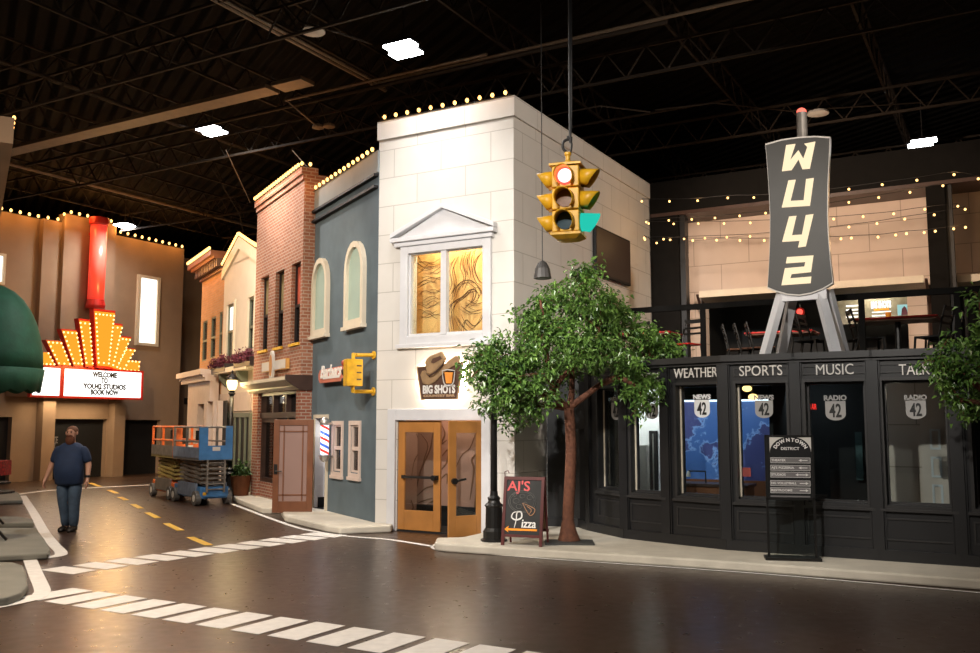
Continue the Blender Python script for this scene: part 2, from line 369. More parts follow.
# ---- road paint
AB = lambda a, b, z=0: A * a + B * b + UP * z
ZP = .004
def strip(mb, pts, w, z0=0.0005, z1=ZP):
    """painted line along ground points"""
    pts = [Vector((p[0], p[1], 0)) for p in pts]; L = []; R = []
    for i, p in enumerate(pts):
        d = (pts[min(i + 1, len(pts) - 1)] - pts[max(i - 1, 0)]).normalized(); s = Vector((-d.y, d.x, 0)) * (w / 2)
        L.append(p + s); R.append(p - s)
    for i in range(len(pts) - 1):
        q = [L[i], L[i + 1], R[i + 1], R[i]]
        mb.add([(v.x, v.y, z0) for v in q] + [(v.x, v.y, z1) for v in q], [(0, 1, 2, 3), (4, 5, 6, 7), (0, 1, 5, 4), (1, 2, 6, 5), (2, 3, 7, 6), (3, 0, 4, 7)])
    return mb
def smooth_pts(pts, n=6):
    pts = [Vector(p) for p in pts]; out = []
    for i in range(len(pts) - 1):
        p0 = pts[max(i - 1, 0)]; p1 = pts[i]; p2 = pts[i + 1]; p3 = pts[min(i + 2, len(pts) - 1)]
        for k in range(n):
            t = k / n; out.append(.5 * (2 * p1 + (p2 - p0) * t + (2 * p0 - 5 * p1 + 4 * p2 - p3) * t * t + (3 * p1 - p0 - 3 * p2 + p3) * t ** 3))
    return out + [pts[-1]]
# near crosswalk: bars run along B, side by side along A
t = thing('crosswalk', 'near white crosswalk of wide bars crossing the foreground floor', 'crosswalk', AB(-6, 6.6))
k = 0; a = -5.437 - .4525 * 11
while a < -3.4:
    if a > -9.9: MB().add([AB(a, 6.34, .0005), AB(a + .35, 6.34, .0005), AB(a + .36, 7.0, .0005), AB(a + .01, 7.0, .0005), AB(a, 6.34, ZP), AB(a + .35, 6.34, ZP), AB(a + .36, 7.0, ZP), AB(a + .01, 7.0, ZP)], [(0, 1, 2, 3), (4, 5, 6, 7), (0, 1, 5, 4), (1, 2, 6, 5), (2, 3, 7, 6), (3, 0, 4, 7)]).build('bar', M['line'], t)
    a += .4525
t = thing('crosswalk', 'far white crosswalk running to the corner of the pale stone building', 'crosswalk', AB(-10.7, 10))
b = 7.62
while b < 12.4:
    MB().add([AB(x, y, z) for z in (.0005, ZP) for x, y in ((-11.02 + (b - 7.5) * .09, b), (-10.36 + (b - 7.5) * .11, b), (-10.36 + (b - 7.5) * .11, b + .35), (-11.02 + (b - 7.5) * .09, b + .35))], [(0, 1, 2, 3), (4, 5, 6, 7), (0, 1, 5, 4), (1, 2, 6, 5), (2, 3, 7, 6), (3, 0, 4, 7)]).build('bar', M['line'], t)
    b += .4525
t = thing('centre_line', 'dashed yellow centre line down the middle of the street', 'road marking', gp(150, 516))
for (x0, y0), (x1, y1) in (((90, 483), (100, 486.6)), ((109, 490.2), (117, 493.4)), ((119.5, 497), (126.5, 500.2)), ((133, 504.3), (141, 508.6)), ((147, 512.6), (158, 518)), ((166, 523.4), (181, 530.6)), ((190, 537.2), (209, 545.2))):
    strip(MB(), [gp(x0, y0), gp(x1, y1)], .13).build('dash', M['yellowline'], t)
def line(label, pts, w, n=6):
    tag(strip(MB(), smooth_pts([gp(*p) for p in pts], n), w, .0046, .007).build('road_edge_line', M['line']), label, 'road marking')
line('white edge line beside the kerb from the lifts past the double oak doors', [(226, 502), (245, 509), (270, 518.5), (296, 527.5), (318, 532.3), (345, 536.2), (390, 540), (432, 546.5)], .09)
line('thin white line curving along the kerb of the black radio building', [(446, 543.5), (436, 544.5), (432, 547.5), (440, 550.5), (470, 553), (560, 560), (760, 574), (990, 594)], .045)
line('white line across the far end of the street before the theatre', [(2, 497), (40, 491.6), (80, 488.6), (150, 485)], .22)
line('white line stepping round the grey patio slabs at the left', [(22.5, 496), (33, 512), (44, 532), (54, 545), (61, 552.5), (58, 556), (40, 558.5), (27, 559.3)], .17)
line('white line curving round the nearest grey slab at the lower left', [(30, 560), (36, 575), (42, 589), (41, 594), (34, 599), (0, 606.5), (-20, 610)], .17, 8)
# ---- pavements
def slab(label, pts, z, m, bev=.025, name='sidewalk'):
    tag(MB().slab(pts, 0, z).build(name, m, bev=bev), label, 'sidewalk', kind='structure')
CURB = [gp(*p) for p in ((437, 545.5), (436, 549), (446, 552), (560, 559.5), (760, 573), (1100, 600))]
slab('pale concrete pavement along the black radio building', [(p.x, p.y) for p in [*smooth_pts(CURB, 4), gp(1180, 580, .12), gp(1120, 556, .12), gp(960, 560, .12), gp(728, 545, .12), gp(600, 526, .12), gp(545, 520, .12), gp(487, 531.5, .12), gp(462, 537, .12)]], .12, M['conc'])
slab('pale concrete pavement before the blue grey barber shop', [(p.x, p.y) for p in (gp(281, 516), gp(285, 522), gp(325, 532), gp(340, 534.5), gp(391, 532.5), gp(396, 528.5), gp(372, 521), gp(330, 510, .12), gp(308, 507, .12), gp(290, 511))], .12, M['conc'])
slab('pale concrete pavement before the brown brick cafe', [(p.x, p.y) for p in (gp(225, 494), gp(236, 503), gp(262, 514), gp(271, 514), gp(306, 511, .0), gp(304, 498, .12), gp(250, 484, .12), gp(205, 476, .12), gp(205, 480))], .12, M['conc'])
ZS = .09
slab('nearest rounded grey slab at the lower left corner', [(p.x, p.y) for p in [gp(*q, ZS) for q in ((-90, 560), (14, 562), (23, 565), (27, 574), (28, 585), (22, 592), (8, 597), (-90, 612))]], ZS, M['conc2'])
slab('wide grey slab of the left patio, in front of the narrow one', [(p.x, p.y) for p in [gp(*q, ZS) for q in ((-90, 528), (36, 527.5), (45, 539), (50.5, 549), (48, 553), (-90, 560))]], ZS, M['conc2'])
slab('narrow grey slab of the left patio, middle one of three', [(p.x, p.y) for p in [gp(*q, ZS) for q in ((-60, 516.5), (20, 516.5), (33, 519), (34.5, 522.5), (-60, 524))]], ZS, M['conc2'])
slab('farthest grey slab of the left patio', [(p.x, p.y) for p in [gp(*q, ZS) for q in ((-60, 492), (17, 491.5), (20, 494), (23, 500), (-60, 503))]], ZS, M['conc2'])
# ---- ceiling steel (all lined up with the A / B grid)
ng = 0
def joist(o, d, L, label):
    """an open web steel joist: two chords and a zigzag"""
    o = Vector(o); d = Vector(d); m = MB(); h = .55
    m.bar(o - d * L / 2, o + d * L / 2, .05, .05); m.bar(o - d * L / 2 + UP * h, o + d * L / 2 + UP * h, .05, .05)
    n = int(L / .8)
    for i in range(n):
        p = o + d * (-L / 2 + L * i / n); q = o + d * (-L / 2 + L * (i + .5) / n) + UP * h; r = o + d * (-L / 2 + L * (i + 1) / n)
        m.bar(p, q, .025); m.bar(q, r, .025)
    tag(m.build('ceiling_joist', M['steelbrown']), label, 'ceiling steel', 'steel joists of the roof', kind='structure')
for i in range(13):
    joist(A * (-26 + i * 3.0) + B * 14 + UP * 8.95, B, 44, 'dark open web steel joist under the roof')
for i in range(8):
    joist(A * -6 + B * (2 + i * 4.6) + UP * 8.35, A, 40, 'dark open web steel girder under the roof joists')
def pipe(pts, r, m, label, name='conduit'):
    tag(MB().path(pts, r, 6).build(name, m), label, 'conduit', kind='structure')
def pz(x, y, z): return gp(x, y, z)
def run(x, y, z, d, a, b): p = gp(x, y, z); return [p + d * a, p + d * b]
pipe(run(290, 40, 8.7, B, -9, 2.9), .035, M['duct'], 'pale conduit running towards the pale stone building')
pipe([v + A * .12 for v in run(290, 40, 8.7, B, -9, 2.7)], .03, M['duct'], 'second pale conduit beside the first')
pipe(run(60, 82, 8.7, B, -8, 9), .035, M['steelbrown'], 'brown pipe running over the street')
pipe(run(80, 182, 8.6, B, -8, 14), .05, M['duct'], 'brown sprinkler pipe at the far left')
pipe(run(500, 55, 8.7, A, -3, 9), .03, M['duct'], 'thin pale conduit over the corner building')
pipe(run(250, 115, 8.6, A, -8, 9.5), .04, M['steelbrown'], 'brown pipe crossing the street')
pipe(run(640, 115, 8.7, A, -5, 2), .03, M['steelbrown'], 'thin pipe behind the traffic light')
pipe(run(160, 20, 8.7, A, -8, 4.5), .03, M['steelbrown'], 'brown conduit at the upper left')
pipe(run(300, 97, 8.65, A, -.4, 4.5), .03, M['duct'], 'pale conduit joining the duct')
g0 = gp(265, 91, 8.45); fd = Fr(g0, A)
tag(MB().box(fd, -12, .2, 8.42, 8.5, -.2, .2).build('ceiling_duct', M['duct']), 'long flat pale duct across the ceiling at the left', 'duct', kind='structure')
tag(MB().box(fd, .35, 1.1, 8.42, 8.5, -.2, .2).build('ceiling_duct', M['duct']), 'short pale duct piece beside the long duct', 'duct', kind='structure')
pipe([pz(280, 0, 8.8), pz(300, 22, 8.5), pz(330, 30, 8.4), pz(372, 44, 8.6)], .02, M['steelbrown'], 'loose brown cable looping under the roof', 'ceiling_cable')
pipe([pz(286, 100, 8.4), pz(300, 112, 8.2), pz(318, 127, 8.1)], .015, M['duct'], 'short cable to a ceiling sensor', 'ceiling_cable')
pipe([pz(655, 110, 8.2), pz(715, 103, 8.1), pz(790, 111, 8.2), pz(930, 102, 8.5)], .015, M['steelbrown'], 'thin cable hanging behind the tall sign', 'ceiling_cable')
pipe([pz(535, 118, 8.0), pz(600, 106, 7.9), pz(650, 112, 8.0)], .015, M['steelbrown'], 'thin cable behind the traffic light', 'ceiling_cable')
pipe([pz(212, 168, 8.4), pz(240, 215, 7.6), pz(246, 246, 7.2)], .012, M['steelbrown'], 'slack wire above the cream gabled building', 'ceiling_cable')
pipe([pz(226, 150, 8.4), pz(250, 202, 7.6)], .012, M['duct'], 'pale wire above the orange brick building', 'ceiling_cable')
pipe([pz(292, 150, 8.2), pz(312, 172, 7.5)], .012, M['duct'], 'pale wire at the corner of the brown brick cafe', 'ceiling_cable')
for q in ((318, 128), (329, 127)):
    tag(MB().lathe(gp(*q, 8.1), [(.02, .1), (.12, .05), (.13, 0), (.03, -.02)], 12).build('ceiling_sensor', M['duct']), 'small pale round fitting hanging near the corner building', 'ceiling fitting', 'small round ceiling fittings')
tag(MB().lathe(gp(313, 32, 8.7), [(.05, .1), (.2, .06), (.22, 0), (.08, -.06)], 14).build('smoke_detector', M['paper']), 'pale round detector on the ceiling above the street', 'detector')
tag(MB().lathe(gp(818, 114, 8.2), [(.05, .06), (.2, .05), (.22, 0), (.1, -.03)], 14).build('smoke_detector', M['paper']), 'pale flat detector beside the red beacon', 'detector')
# high bay fittings
for i, (x, y, z, p, s) in enumerate(BAYS):
    lab = {0: 'bright twin panel light above the pale stone building', 1: 'bright twin panel light high over the street', 2: 'bright twin panel light before the theatre wall', 3: 'bright strip light above the patio at the right'}.get(i, 'high bay light over the near floor, out of view')
    if not s: continue
    t = thing('high_bay_light', lab, 'light fitting', (x, y, z), 'high bay lights')
    f = Fr((x, y, 0), A)
    for o in (-.15, .15):
        MB().box(f, -.27 + o * .35, .27 + o * .35, z - .04, z, o - .13, o + .13).build('led_panel', M['ledpanel'], t)
        MB().box(f, -.29 + o * .35, .29 + o * .35, z, z + .05, o - .14, o + .14).build('housing', M['ceil'], t)
    MB().path([(x, y, z + .05), (x, y, 9.55)], .012, 6).build('hanger', M['cable'], t)
# ================================================================== buildings
def rect(fr, x0, x1, y0, y1, d=0):
    xm, ym = (x0 + x1) / 2, (y0 + y1) / 2
    return fr.px(x0, ym, d)[0], fr.px(x1, ym, d)[0], fr.px(xm, y1, d)[1], fr.px(xm, y0, d)[1]
def empties(fr, u, z=0): return tuple(fr.p(u, z))
def window(parent, fr, r, fm, upper, lower, rec=.14, fw=.07, lab=None, mid=.5, sill=None):
    """sash window set in an opening: frame part with two panes below it"""
    u0, u1, z0, z1 = r; zm = z0 + (z1 - z0) * mid
    m = MB(); frame_box(m, fr, u0, u1, z0, z1, fw, -rec - .06, -rec); m.box(fr, u0 + fw, u1 - fw, zm - .035, zm + .035, -rec - .06, -rec + .01)
    fo = m.build('window', fm, parent, label=lab)
    MB().box(fr, u0 + fw, u1 - fw, zm + .035, z1 - fw, -rec - .05, -rec - .04).build('upper_pane', upper, fo)
    MB().box(fr, u0 + fw, u1 - fw, z0 + fw, zm - .035, -rec - .05, -rec - .04).build('lower_pane', lower, fo)
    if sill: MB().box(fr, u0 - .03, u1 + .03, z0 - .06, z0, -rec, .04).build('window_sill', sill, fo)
    return fo
# ------------------------------------------------------------------ pale stone corner house (country bar)
WF = Fr(gp(397.3, 531), A)
UL, UR, ZT = -.5, 2.335, 7.45
bar_o = thing('country_bar_building', 'tall pale stone block corner building with double oak doors and white pediment window', 'building', empties(WF, 1))
dr = (WF.px(397, 475)[0], WF.px(483, 475)[0], 0, 1.93)
wn = rect(WF, 409, 485, 249, 334)
holes(MB(), WF, UL, UR, 0, ZT, [dr, wn], -.25, 0).build('front_wall', M['stone'], bar_o)
WS = Fr(WF.p(UR, 0), B)
SL = 6.95
MB().box(WS, 0.0, SL, 0, ZT - .001, -.25, -.0005).build('side_wall', M['stone'], bar_o)
MB().box(WF, UL, UL + .25, 0, ZT, -7, -.25).build('rear_wall', M['stone'], bar_o)
MB().box(WF, UL + .25, UR - .25, 6.9, 7.0, -6.6, -.25).build('roof', M['dark'], bar_o)
m = MB().box(WF, UL - .02, UR + .04, ZT - .36, ZT, 0, .045); m.box(WS, -.045, SL, ZT - .36, ZT, 0, .04)
m.build('parapet_band', M['stone'], bar_o, bev=.01)
# window trim and pediment
u0, u1, z0, z1 = wn
m = MB(); frame_box(m, WF, u0 - .16, u1 + .14, z0 - .17, z1 + .14, .16, 0, .06); m.box(WF, u0 - .22, u1 + .2, z0 - .22, z0 - .15, 0, .1)
tr = m.build('window', M['white'], bar_o, bev=.008)
um = (u0 + u1) / 2 - .04
m = MB(); m.box(WF, um - .055, um + .055, z0, z1, -.08, .03); frame_box(m, WF, u0, u1, z0, z1, .035, -.1, 0)
m.build('mullion', M['white'], tr)
pu0, pu1, pz = -.135, 2.02, 5.13; pa = (.965, 5.69)
m = MB(); m.box(WF, pu0 + .06, pu1 - .06, pz - .1, pz - .02, 0, .1); m.box(WF, pu0, pu1, pz - .02, pz + .06, 0, .15)
m.build('lintel', M['white'], tr, bev=.012)
MB().prism(WF, [(pu0 + .1, pz + .05), (pu1 - .1, pz + .05), (pa[0], pa[1] - .05)], 0, .05).build('pediment', M['white'], tr)
m = MB()
for s, e in (((pu0, pz + .06), pa), ((pu1, pz + .06), pa)):
    m.prism(WF, [s, (s[0], s[1] + .085), (e[0], e[1] + .03), (e[0], e[1] - .055)], 0, .14)
m.build('rake_molding', M['white'], tr, bev=.01)
MB().box(WF, u0, u1, z0, z1, -.06, -.055).build('pane', M['glass'], tr)
# wood-burned drawing behind the window
def art_mat():
    m = mat('amber_drawing_board', (.86, .47, .14), .6); nt = m.node_tree; b = nt.nodes['Principled BSDF']
    uv = nt.nodes.new('ShaderNodeUVMap'); mp = nt.nodes.new('ShaderNodeMapping'); mp.inputs['Scale'].default_value = (1.6, .7, 1); mp.inputs['Rotation'].default_value = (0, 0, .5)
    wv = nt.nodes.new('ShaderNodeTexNoise'); wv.inputs['Scale'].default_value = 2.2; wv.inputs['Distortion'].default_value = 1.6; wv.inputs['Detail'].default_value = 3
    nt.links.new(uv.outputs[0], mp.inputs[0]); nt.links.new(mp.outputs[0], wv.inputs['Vector'])
    r = nt.nodes.new('ShaderNodeValToRGB'); r.color_ramp.elements[0].color = (.66, .33, .12, 1); r.color_ramp.elements[1].color = (.92, .56, .22, 1)
    r.color_ramp.elements[0].position = .35; r.color_ramp.elements[1].position = .62
    nt.links.new(wv.outputs['Fac'], r.inputs[0]); nt.links.new(r.outputs[0], b.inputs['Base Color']); return m
ART = art_mat(); INK = mat('burned_line', (.14, .06, .025), .8)
art = thing('wall_drawing', 'amber wall drawing of flowing hair and mane behind the pediment window', 'artwork', empties(WF, um, z0))
MB().box(WF, u0 - .3, u1 + .3, z0 - .3, z1 + .3, -.60, -.55).build('board', ART, art)
def stroke(mb, fr, pts, w, d):
    pts = smooth_pts([Vector((a, b, 0)) for a, b in pts], 5); n = len(pts)
    for i in range(n - 1):
        a, b = pts[i], pts[i + 1]; t = (b - a).normalized(); wa = w * (.35 + .65 * math.sin(math.pi * (i + .3) / n)); wb = w * (.35 + .65 * math.sin(math.pi * (i + 1.3) / n)); s = Vector((-t.y, t.x, 0))
        q = [a + s * wa, b + s * wb, b - s * wb, a - s * wa]
        mb.add([fr.p(p.x, p.y, d) for p in q] + [fr.p(p.x, p.y, d + .006) for p in q], [(0, 1, 2, 3), (4, 5, 6, 7), (0, 1, 5, 4), (1, 2, 6, 5), (2, 3, 7, 6), (3, 0, 4, 7)])
rnd = random.Random(5); m = MB(); W_, H_ = u1 - u0, z1 - z0
def fx(x, y): return WF.px(x, y, -.55)
for i in range(22):
    y = 258 + i * 2.9 + rnd.uniform(-2, 2); x = 452 - rnd.uniform(0, 16); L = rnd.uniform(16, 32)
    stroke(m, WF, [fx(x - L * t, y + 2.2 * math.sin(t * 7 + i) + t * (6 - i * .35) * 1.4) for t in (0, .25, .5, .75, 1)], rnd.uniform(.002, .0045), -.55)
for pts, wd in (([(413, 253), (416, 262), (426, 268), (436, 266)], .01), ([(450, 334), (448, 318), (452, 304), (462, 297), (470, 290), (476, 291), (474, 300), (466, 306)], .018), ([(454, 297), (458, 285), (468, 280), (476, 284), (482, 294)], .016),
    ([(482, 252), (477, 260), (475, 270), (479, 280), (484, 284)], .018), ([(463, 334), (466, 320), (474, 326), (481, 320), (484, 312)], .015), ([(456, 316), (462, 326), (470, 333)], .01), ([(466, 252), (463, 264), (466, 276), (462, 288)], .012), ([(471, 250), (469, 262), (471, 274)], .01), ([(461, 306), (470, 312), (480, 310)], .012), ([(468, 300), (476, 304), (483, 302)], .01), ([(455, 258), (450, 270), (452, 284), (447, 296)], .012), ([(450, 300), (447, 312), (449, 328)], .014)):
    stroke(m, WF, [fx(*p) for p in pts], wd * .55, -.55)
    for ox, oy in ((2.2, 1.5), (-2.4, 2.4), (4.4, -1.8)):
        q = [(px_ + ox + rnd.uniform(-.6, .6), py_ + oy + rnd.uniform(-.8, .8)) for px_, py_ in pts]
        if max(a for a, b in q) < 485: stroke(m, WF, [fx(*p) for p in q], wd * .28, -.55)
m.build('line_work', INK, art)
# room behind the upper window and its lamp
m = MB(); m.box(WF, u0 - .35, u1 + .35, z1 + .3, z1 + .35, -.65, -.25); m.box(WF, u0 - .35, u0 - .3, z0 - .35, z1 + .3, -.65, -.25); m.box(WF, u1 + .3, u1 + .35, z0 - .35, z1 + .3, -.65, -.25); m.box(WF, u0 - .35, u1 + .35, z0 - .35, z0 - .3, -.65, -.25)
m.build('window_niche', M['cream'], bar_o)
area('niche_lamp', tuple(WF.p(u1 + .1, (z0 + z1) / 2 + .4, -.33)), .25, 16, (1, .8, .5), tuple(WF.p(um + .1, (z0 + z1) / 2, -.55)), sy=.9)
area('niche_lamp', tuple(WF.p(um, z1 + .26, -.36)), 1.2, 21, (1, .8, .5), tuple(WF.p(um, z0, -.55)), sy=.1)
# entrance
d0, d1, _, dz = dr
m = MB(); frame_box(m, WF, d0 - .19, d1 + .16, .0, dz + .2, .17, 0, .05, wb=0, wt=.2); fb = m.build('door_frame', M['white'], bar_o, bev=.008)
def door_leaf(fr, w, z0, z1, m_wood, pane_m, parent, st=.14, bt=.34, tt=.2, th=.045):
    mb = MB(); mb.box(fr, 0, st, z0, z1, 0, th); mb.box(fr, w - st, w, z0, z1, 0, th); mb.box(fr, st, w - st, z0, z0 + bt, 0, th); mb.box(fr, st, w - st, z1 - tt, z1, 0, th)
    o = mb.build('door', m_wood, parent, bev=.006)
    MB().box(fr, st, w - st, z0 + bt, z1 - tt, th * .4, th * .6).build('pane', pane_m, o)
    return o
lw = WF.px(439.6, 475)[0] - d0
f1 = Fr(WF.p(d0 + .01, 0, -.06), A)
D1 = door_leaf(f1, lw - .01, .03, dz - .01, M['oak'], M['glass'], bar_o)
fe = gp(447.3, 537.7, .03); hg = WF.p(d1 - .02, 0, -.02); 
f2 = Fr(fe, Vector((hg.x - fe.x, hg.y - fe.y, 0))); w2 = (Vector((hg.x, hg.y, 0)) - Vector((fe.x, fe.y, 0))).length
D2 = door_leaf(f2, w2, .03, dz - .01, M['oak'], M['glass'], bar_o)
m = MB(); za = f1.px(420, 477)[1]; m.path([f1.p(.12, za, .10), f1.p(lw - .06, za, .10)], .022, 8); m.box(f1, lw - .14, lw - .04, za - .04, za + .04, .045, .11); m.box(f1, .11, .16, za - .03, za + .03, .045, .1)
m.disc(f1.p(lw - .09, za, .13), f1.n, .045, .05); m.build('push_bar', M['blackmetal'], D1)
m = MB(); zb = f2.px(455, 481)[1]; m.disc(f2.p(.09, zb, .07), f2.n, .05, .06); m.path([f2.p(.09, zb, .08), f2.p(.3, zb + .03, .08)], .02, 8); m.build('handle', M['blackmetal'], D2)
# bar lobby behind the doors
LB = mat('lobby_mural', (.30, .17, .125), .7, var=.1, scale=1)
lob = thing('lobby_mural', 'brown mural wall with sketched figures inside the double oak doors', 'mural', empties(WF, .8, .0))
MB().box(WF, -.24, d1 + .4, .02, 2.6, -1.0, -.95).build('mural_wall', LB, lob); MB().box(WF, -.245, -.235, .02, 2.6, -.95, -.26).build('mural_wall', LB, lob)
MB().box(WF, -.23, d1 + .4, 0.02, .38, -.95, -.93).build('skirting', M['black'], lob)
m = MB()
LWF = Fr(WF.p(-.235, 0, 0), -WF.n)
def lx(x, y): return WF.px(x, y, -.95)
for pts, wd in (([(416, 433), (420, 448), (414, 462), (411, 480)], .02), ([(433, 433), (430, 450), (421, 470), (416, 490), (412, 505)], .03), ([(421, 434), (428, 445), (424, 460), (420, 476)], .018), ([(417, 496), (426, 488), (433, 486), (436, 480)], .025), ([(418, 503), (426, 500), (433, 498)], .02), ([(425, 507), (431, 502), (436, 500)], .02), ([(411, 500), (413, 508), (409, 512)], .03), ([(437, 490), (436, 497), (430, 505)], .02),
    ([(441, 424), (445, 434), (441, 444), (447, 440)], .03), ([(442, 456), (448, 450), (447, 462), (441, 470)], .03), ([(440, 480), (447, 474), (447, 484)], .025), ([(455, 470), (462, 455), (470, 448), (476, 432)], .02), ([(470, 500), (474, 470), (472, 460), (478, 452)], .035), ([(474, 510), (478, 480), (476, 470)], .03)):
    q = [lx(*p) for p in pts]
    if sum(a for a, b in q) / len(q) > -.2: stroke(m, WF, q, wd * .55, -.95)
    else: stroke(m, LWF, [LWF.px(*p) for p in pts], wd * .5, 0)
m.build('line_work', INK, lob)
m = MB(); m.box(WF, -.245, d1 + .4, 2.6, 2.65, -1.0, -.26); m.box(WF, d1 + .4, d1 + .45, .02, 2.6, -1.0, -.26); m.box(WF, -.245, d1 + .4, 0, .02, -1.0, -.0)
m.build('lobby_shell', M['dark'], bar_o)
area('lobby_lamp', tuple(WF.p(.8, 2.55, -.45)), 1.2, 34, (1, .76, .58), tuple(WF.p(.6, 0, -.7)), sy=.3)
# illuminated bar sign
su0, sz1 = WF.px(420, 367); su1, _ = WF.px(467, 365); sz0 = WF.px(442, 400)[1]
sg = thing('bar_sign', 'backlit brown sign with cowboy hat, whisky glass and words BIG SHOTS', 'sign', empties(WF, .95, sz0))
sa = WF.px(424.5, 399.5)[0]; sb = WF.px(461.5, 399)[0]; zt = sz1
outer = [(sa, sz0), (sb, sz0), (su1, zt + .06), (su0, zt)]
def inset(poly, k):
    c = (sum(p[0] for p in poly) / len(poly), sum(p[1] for p in poly) / len(poly)); return [(c[0] + (p[0] - c[0]) * k, c[1] + (p[1] - c[1]) * k) for p in poly]
MB().prism(WF, outer, .085, .12).build('border', M['signtan'], sg, bev=.01)
MB().prism(WF, inset(outer, .93), .12, .126).build('face', M['brownsign'], sg)
MB().prism(WF, inset(outer, .97), .015, .03).build('halo_light', M['halo'], sg)
m = MB()
def sx(x, y): return WF.px(400 + x / 9.33, 340 + y / 9.33)
brim = [sx(*p) for p in ((232, 330), (245, 295), (275, 285), (300, 310), (330, 335), (380, 310), (440, 250), (500, 190), (560, 152), (598, 165), (600, 210), (560, 235), (480, 285), (420, 340), (370, 395), (310, 425), (255, 410))]
m.prism(WF, brim, .126, .15); m.build('hat_brim', M['hat'], sg, bev=.012)
crown = [sx(*p) for p in ((300, 315), (285, 215), (300, 180), (335, 150), (365, 140), (440, 112), (480, 185), (440, 240), (380, 300), (330, 330))]
MB().prism(WF, crown, .13, .19).build('hat_crown', M['hat'], sg, bev=.025)
MB().prism(WF, [sx(*p) for p in ((345, 215), (360, 180), (430, 155), (450, 180), (370, 225))], .188, .195).build('hat_dent', M['brownsign'], sg)
m = MB(); stroke(m, WF, [sx(*p) for p in ((303, 318), (330, 338), (380, 310), (440, 250), (478, 200))], .012, .187); m.build('hat_band', M['darkwood'], sg)
MB().prism(WF, [sx(*p) for p in ((462, 305), (540, 305), (528, 408), (478, 408))], .15, .165).build('whisky', M['whisky'], sg)
m = MB(); stroke(m, WF, [sx(*p) for p in ((442, 290), (465, 415), (540, 412), (560, 290))], .009, .165); stroke(m, WF, [sx(*p) for p in ((442, 290), (500, 282), (560, 290))], .009, .165); m.build('glass_outline', M['paper'], sg)
cu, cz = sx(400, 466); text('BIG SHOTS', WF, cu, cz, .19, M['letter'], 'lettering', sg, .128, .008, fit=(sx(550, 466)[0] - sx(250, 466)[0]), bold=.008)
cu, cz = sx(400, 522); text('COUNTRY BAR', WF, cu, cz, .05, M['signtan'], 'lettering', sg, .128, .005, fit=(sx(548, 466)[0] - sx(252, 466)[0]), bold=.004)
# ------------------------------------------------------------------ blue grey barber shop
WG = Fr(gp(371, 523.6, .12) + Vector((.104, .059, 0)), S)
shop = thing('barber_shop_building', 'blue grey stucco building with two tall arched windows', 'building', empties(WG, -1.5))
GL, GR, GT = WG.px(313.8, 300)[0], -.125, 6.92
gd = rect(WG, 315.5, 327, 418, 512); gd = (gd[0], gd[1], 0, gd[3])
gw1 = rect(WG, 334.2, 342, 425, 471); gw2 = rect(WG, 351.5, 359.5, 425, 472.5)
holes(MB(), WG, GL, GR, 0, GT, [gd, gw1, gw2], -.2, 0).build('wall', M['gray'], shop)
MB().box(WG, GL, GR, GT - .42, GT, 0, .03).build('parapet_band', M['graylight'], shop)
m = MB()
for zz in (GT - .44, GT - .66): m.box(WG, GL, GR - .02, zz - .05, zz, 0, .09)
m.build('cornice_ledge', M['black'], shop)
MB().box(WG, GL, GR, 0, GT, -3, -2.9).build('rear_wall', M['dark'], shop)
def arch_poly(u0, u1, z0, zs, r=None, n=10):
    c = (u0 + u1) / 2; rr = (u1 - u0) / 2
    return [(u0, z0), (u1, z0)] + [(c + rr * math.cos(math.pi * k / n), zs + rr * 1.15 * math.sin(math.pi * k / n)) for k in range(n + 1)]
for q in ((315, 330, 258.5, 335), (348, 366.5, 241.5, 325.5)):
    a0, a1, z0, z1 = rect(WG, *q); zs = z1 - (a1 - a0) / 2 * 1.15; w = .1
    outer = arch_poly(a0, a1, z0, zs); inner = arch_poly(a0 + w, a1 - w, z0 + .12, zs); n = len(outer)
    P = [WG.p(u, z, d) for d in (0, .09) for u, z in outer] + [WG.p(u, z, d) for d in (0, .09) for u, z in inner]
    fs = []
    for i in range(n):
        j = (i + 1) % n
        fs += [(i, j, n + j, n + i), (2 * n + i, 2 * n + j, 3 * n + j, 3 * n + i), (n + i, n + j, 3 * n + j, 3 * n + i), (i, j, 2 * n + j, 2 * n + i)]
    m = MB().add(P, fs); m.box(WG, a0 - .03, a1 + .03, z0 - .07, z0, 0, .13)
    wo = m.build('window', M['creamtrim'], shop)
    MB().prism(WG, inner, .005, .025).build('pane', M['mint'], wo)
for r in (gw1, gw2):
    wo = window(shop, WG, r, M['pinkwhite'], M['glassdark'], M['glassdark'], .0, .035)
    m = MB(); frame_box(m, WG, r[0] - .1, r[1] + .08, r[2] - .1, r[3] + .08, .08, 0, .03); m.box(WG, r[0] - .12, r[1] + .1, r[2] - .15, r[2] - .09, 0, .05); m.build('casing', M['pinkwhite'], wo)
m = MB(); frame_box(m, WG, gd[0] - .08, gd[1] + .06, 0, gd[3] + .07, .07, 0, .04, wb=0); m.build('door_frame', M['creamtrim'], shop)
MB().box(WG, gd[0], gd[0] + .012, .13, gd[3], -.2, .02).build('door_reveal', M['white'], shop); MB().box(WG, gd[0] + .012, gd[0] + .02, .13, .34, -.2, -.06).build('skirting', M['black'], shop)
m = MB(); m.box(WG, gd[0] - .3, gd[1] + .2, 0.1, 2.6, -1.25, -1.2); m.box(WG, gd[1] + .05, gd[1] + .1, .1, 2.6, -1.2, -.2); m.build('passage', M['pinkwhite'], shop)
MB().box(WG, gd[0] + .35, gd[1] + .15, .12, .42, -1.2, -1.17).build('skirting', M['black'], shop)
area('passage_lamp', tuple(WG.p((gd[0] + gd[1]) / 2, 2.3, -.6)), .35, 14, (.9, .95, 1), tuple(WG.p((gd[0] + gd[1]) / 2, 0, -.7)))
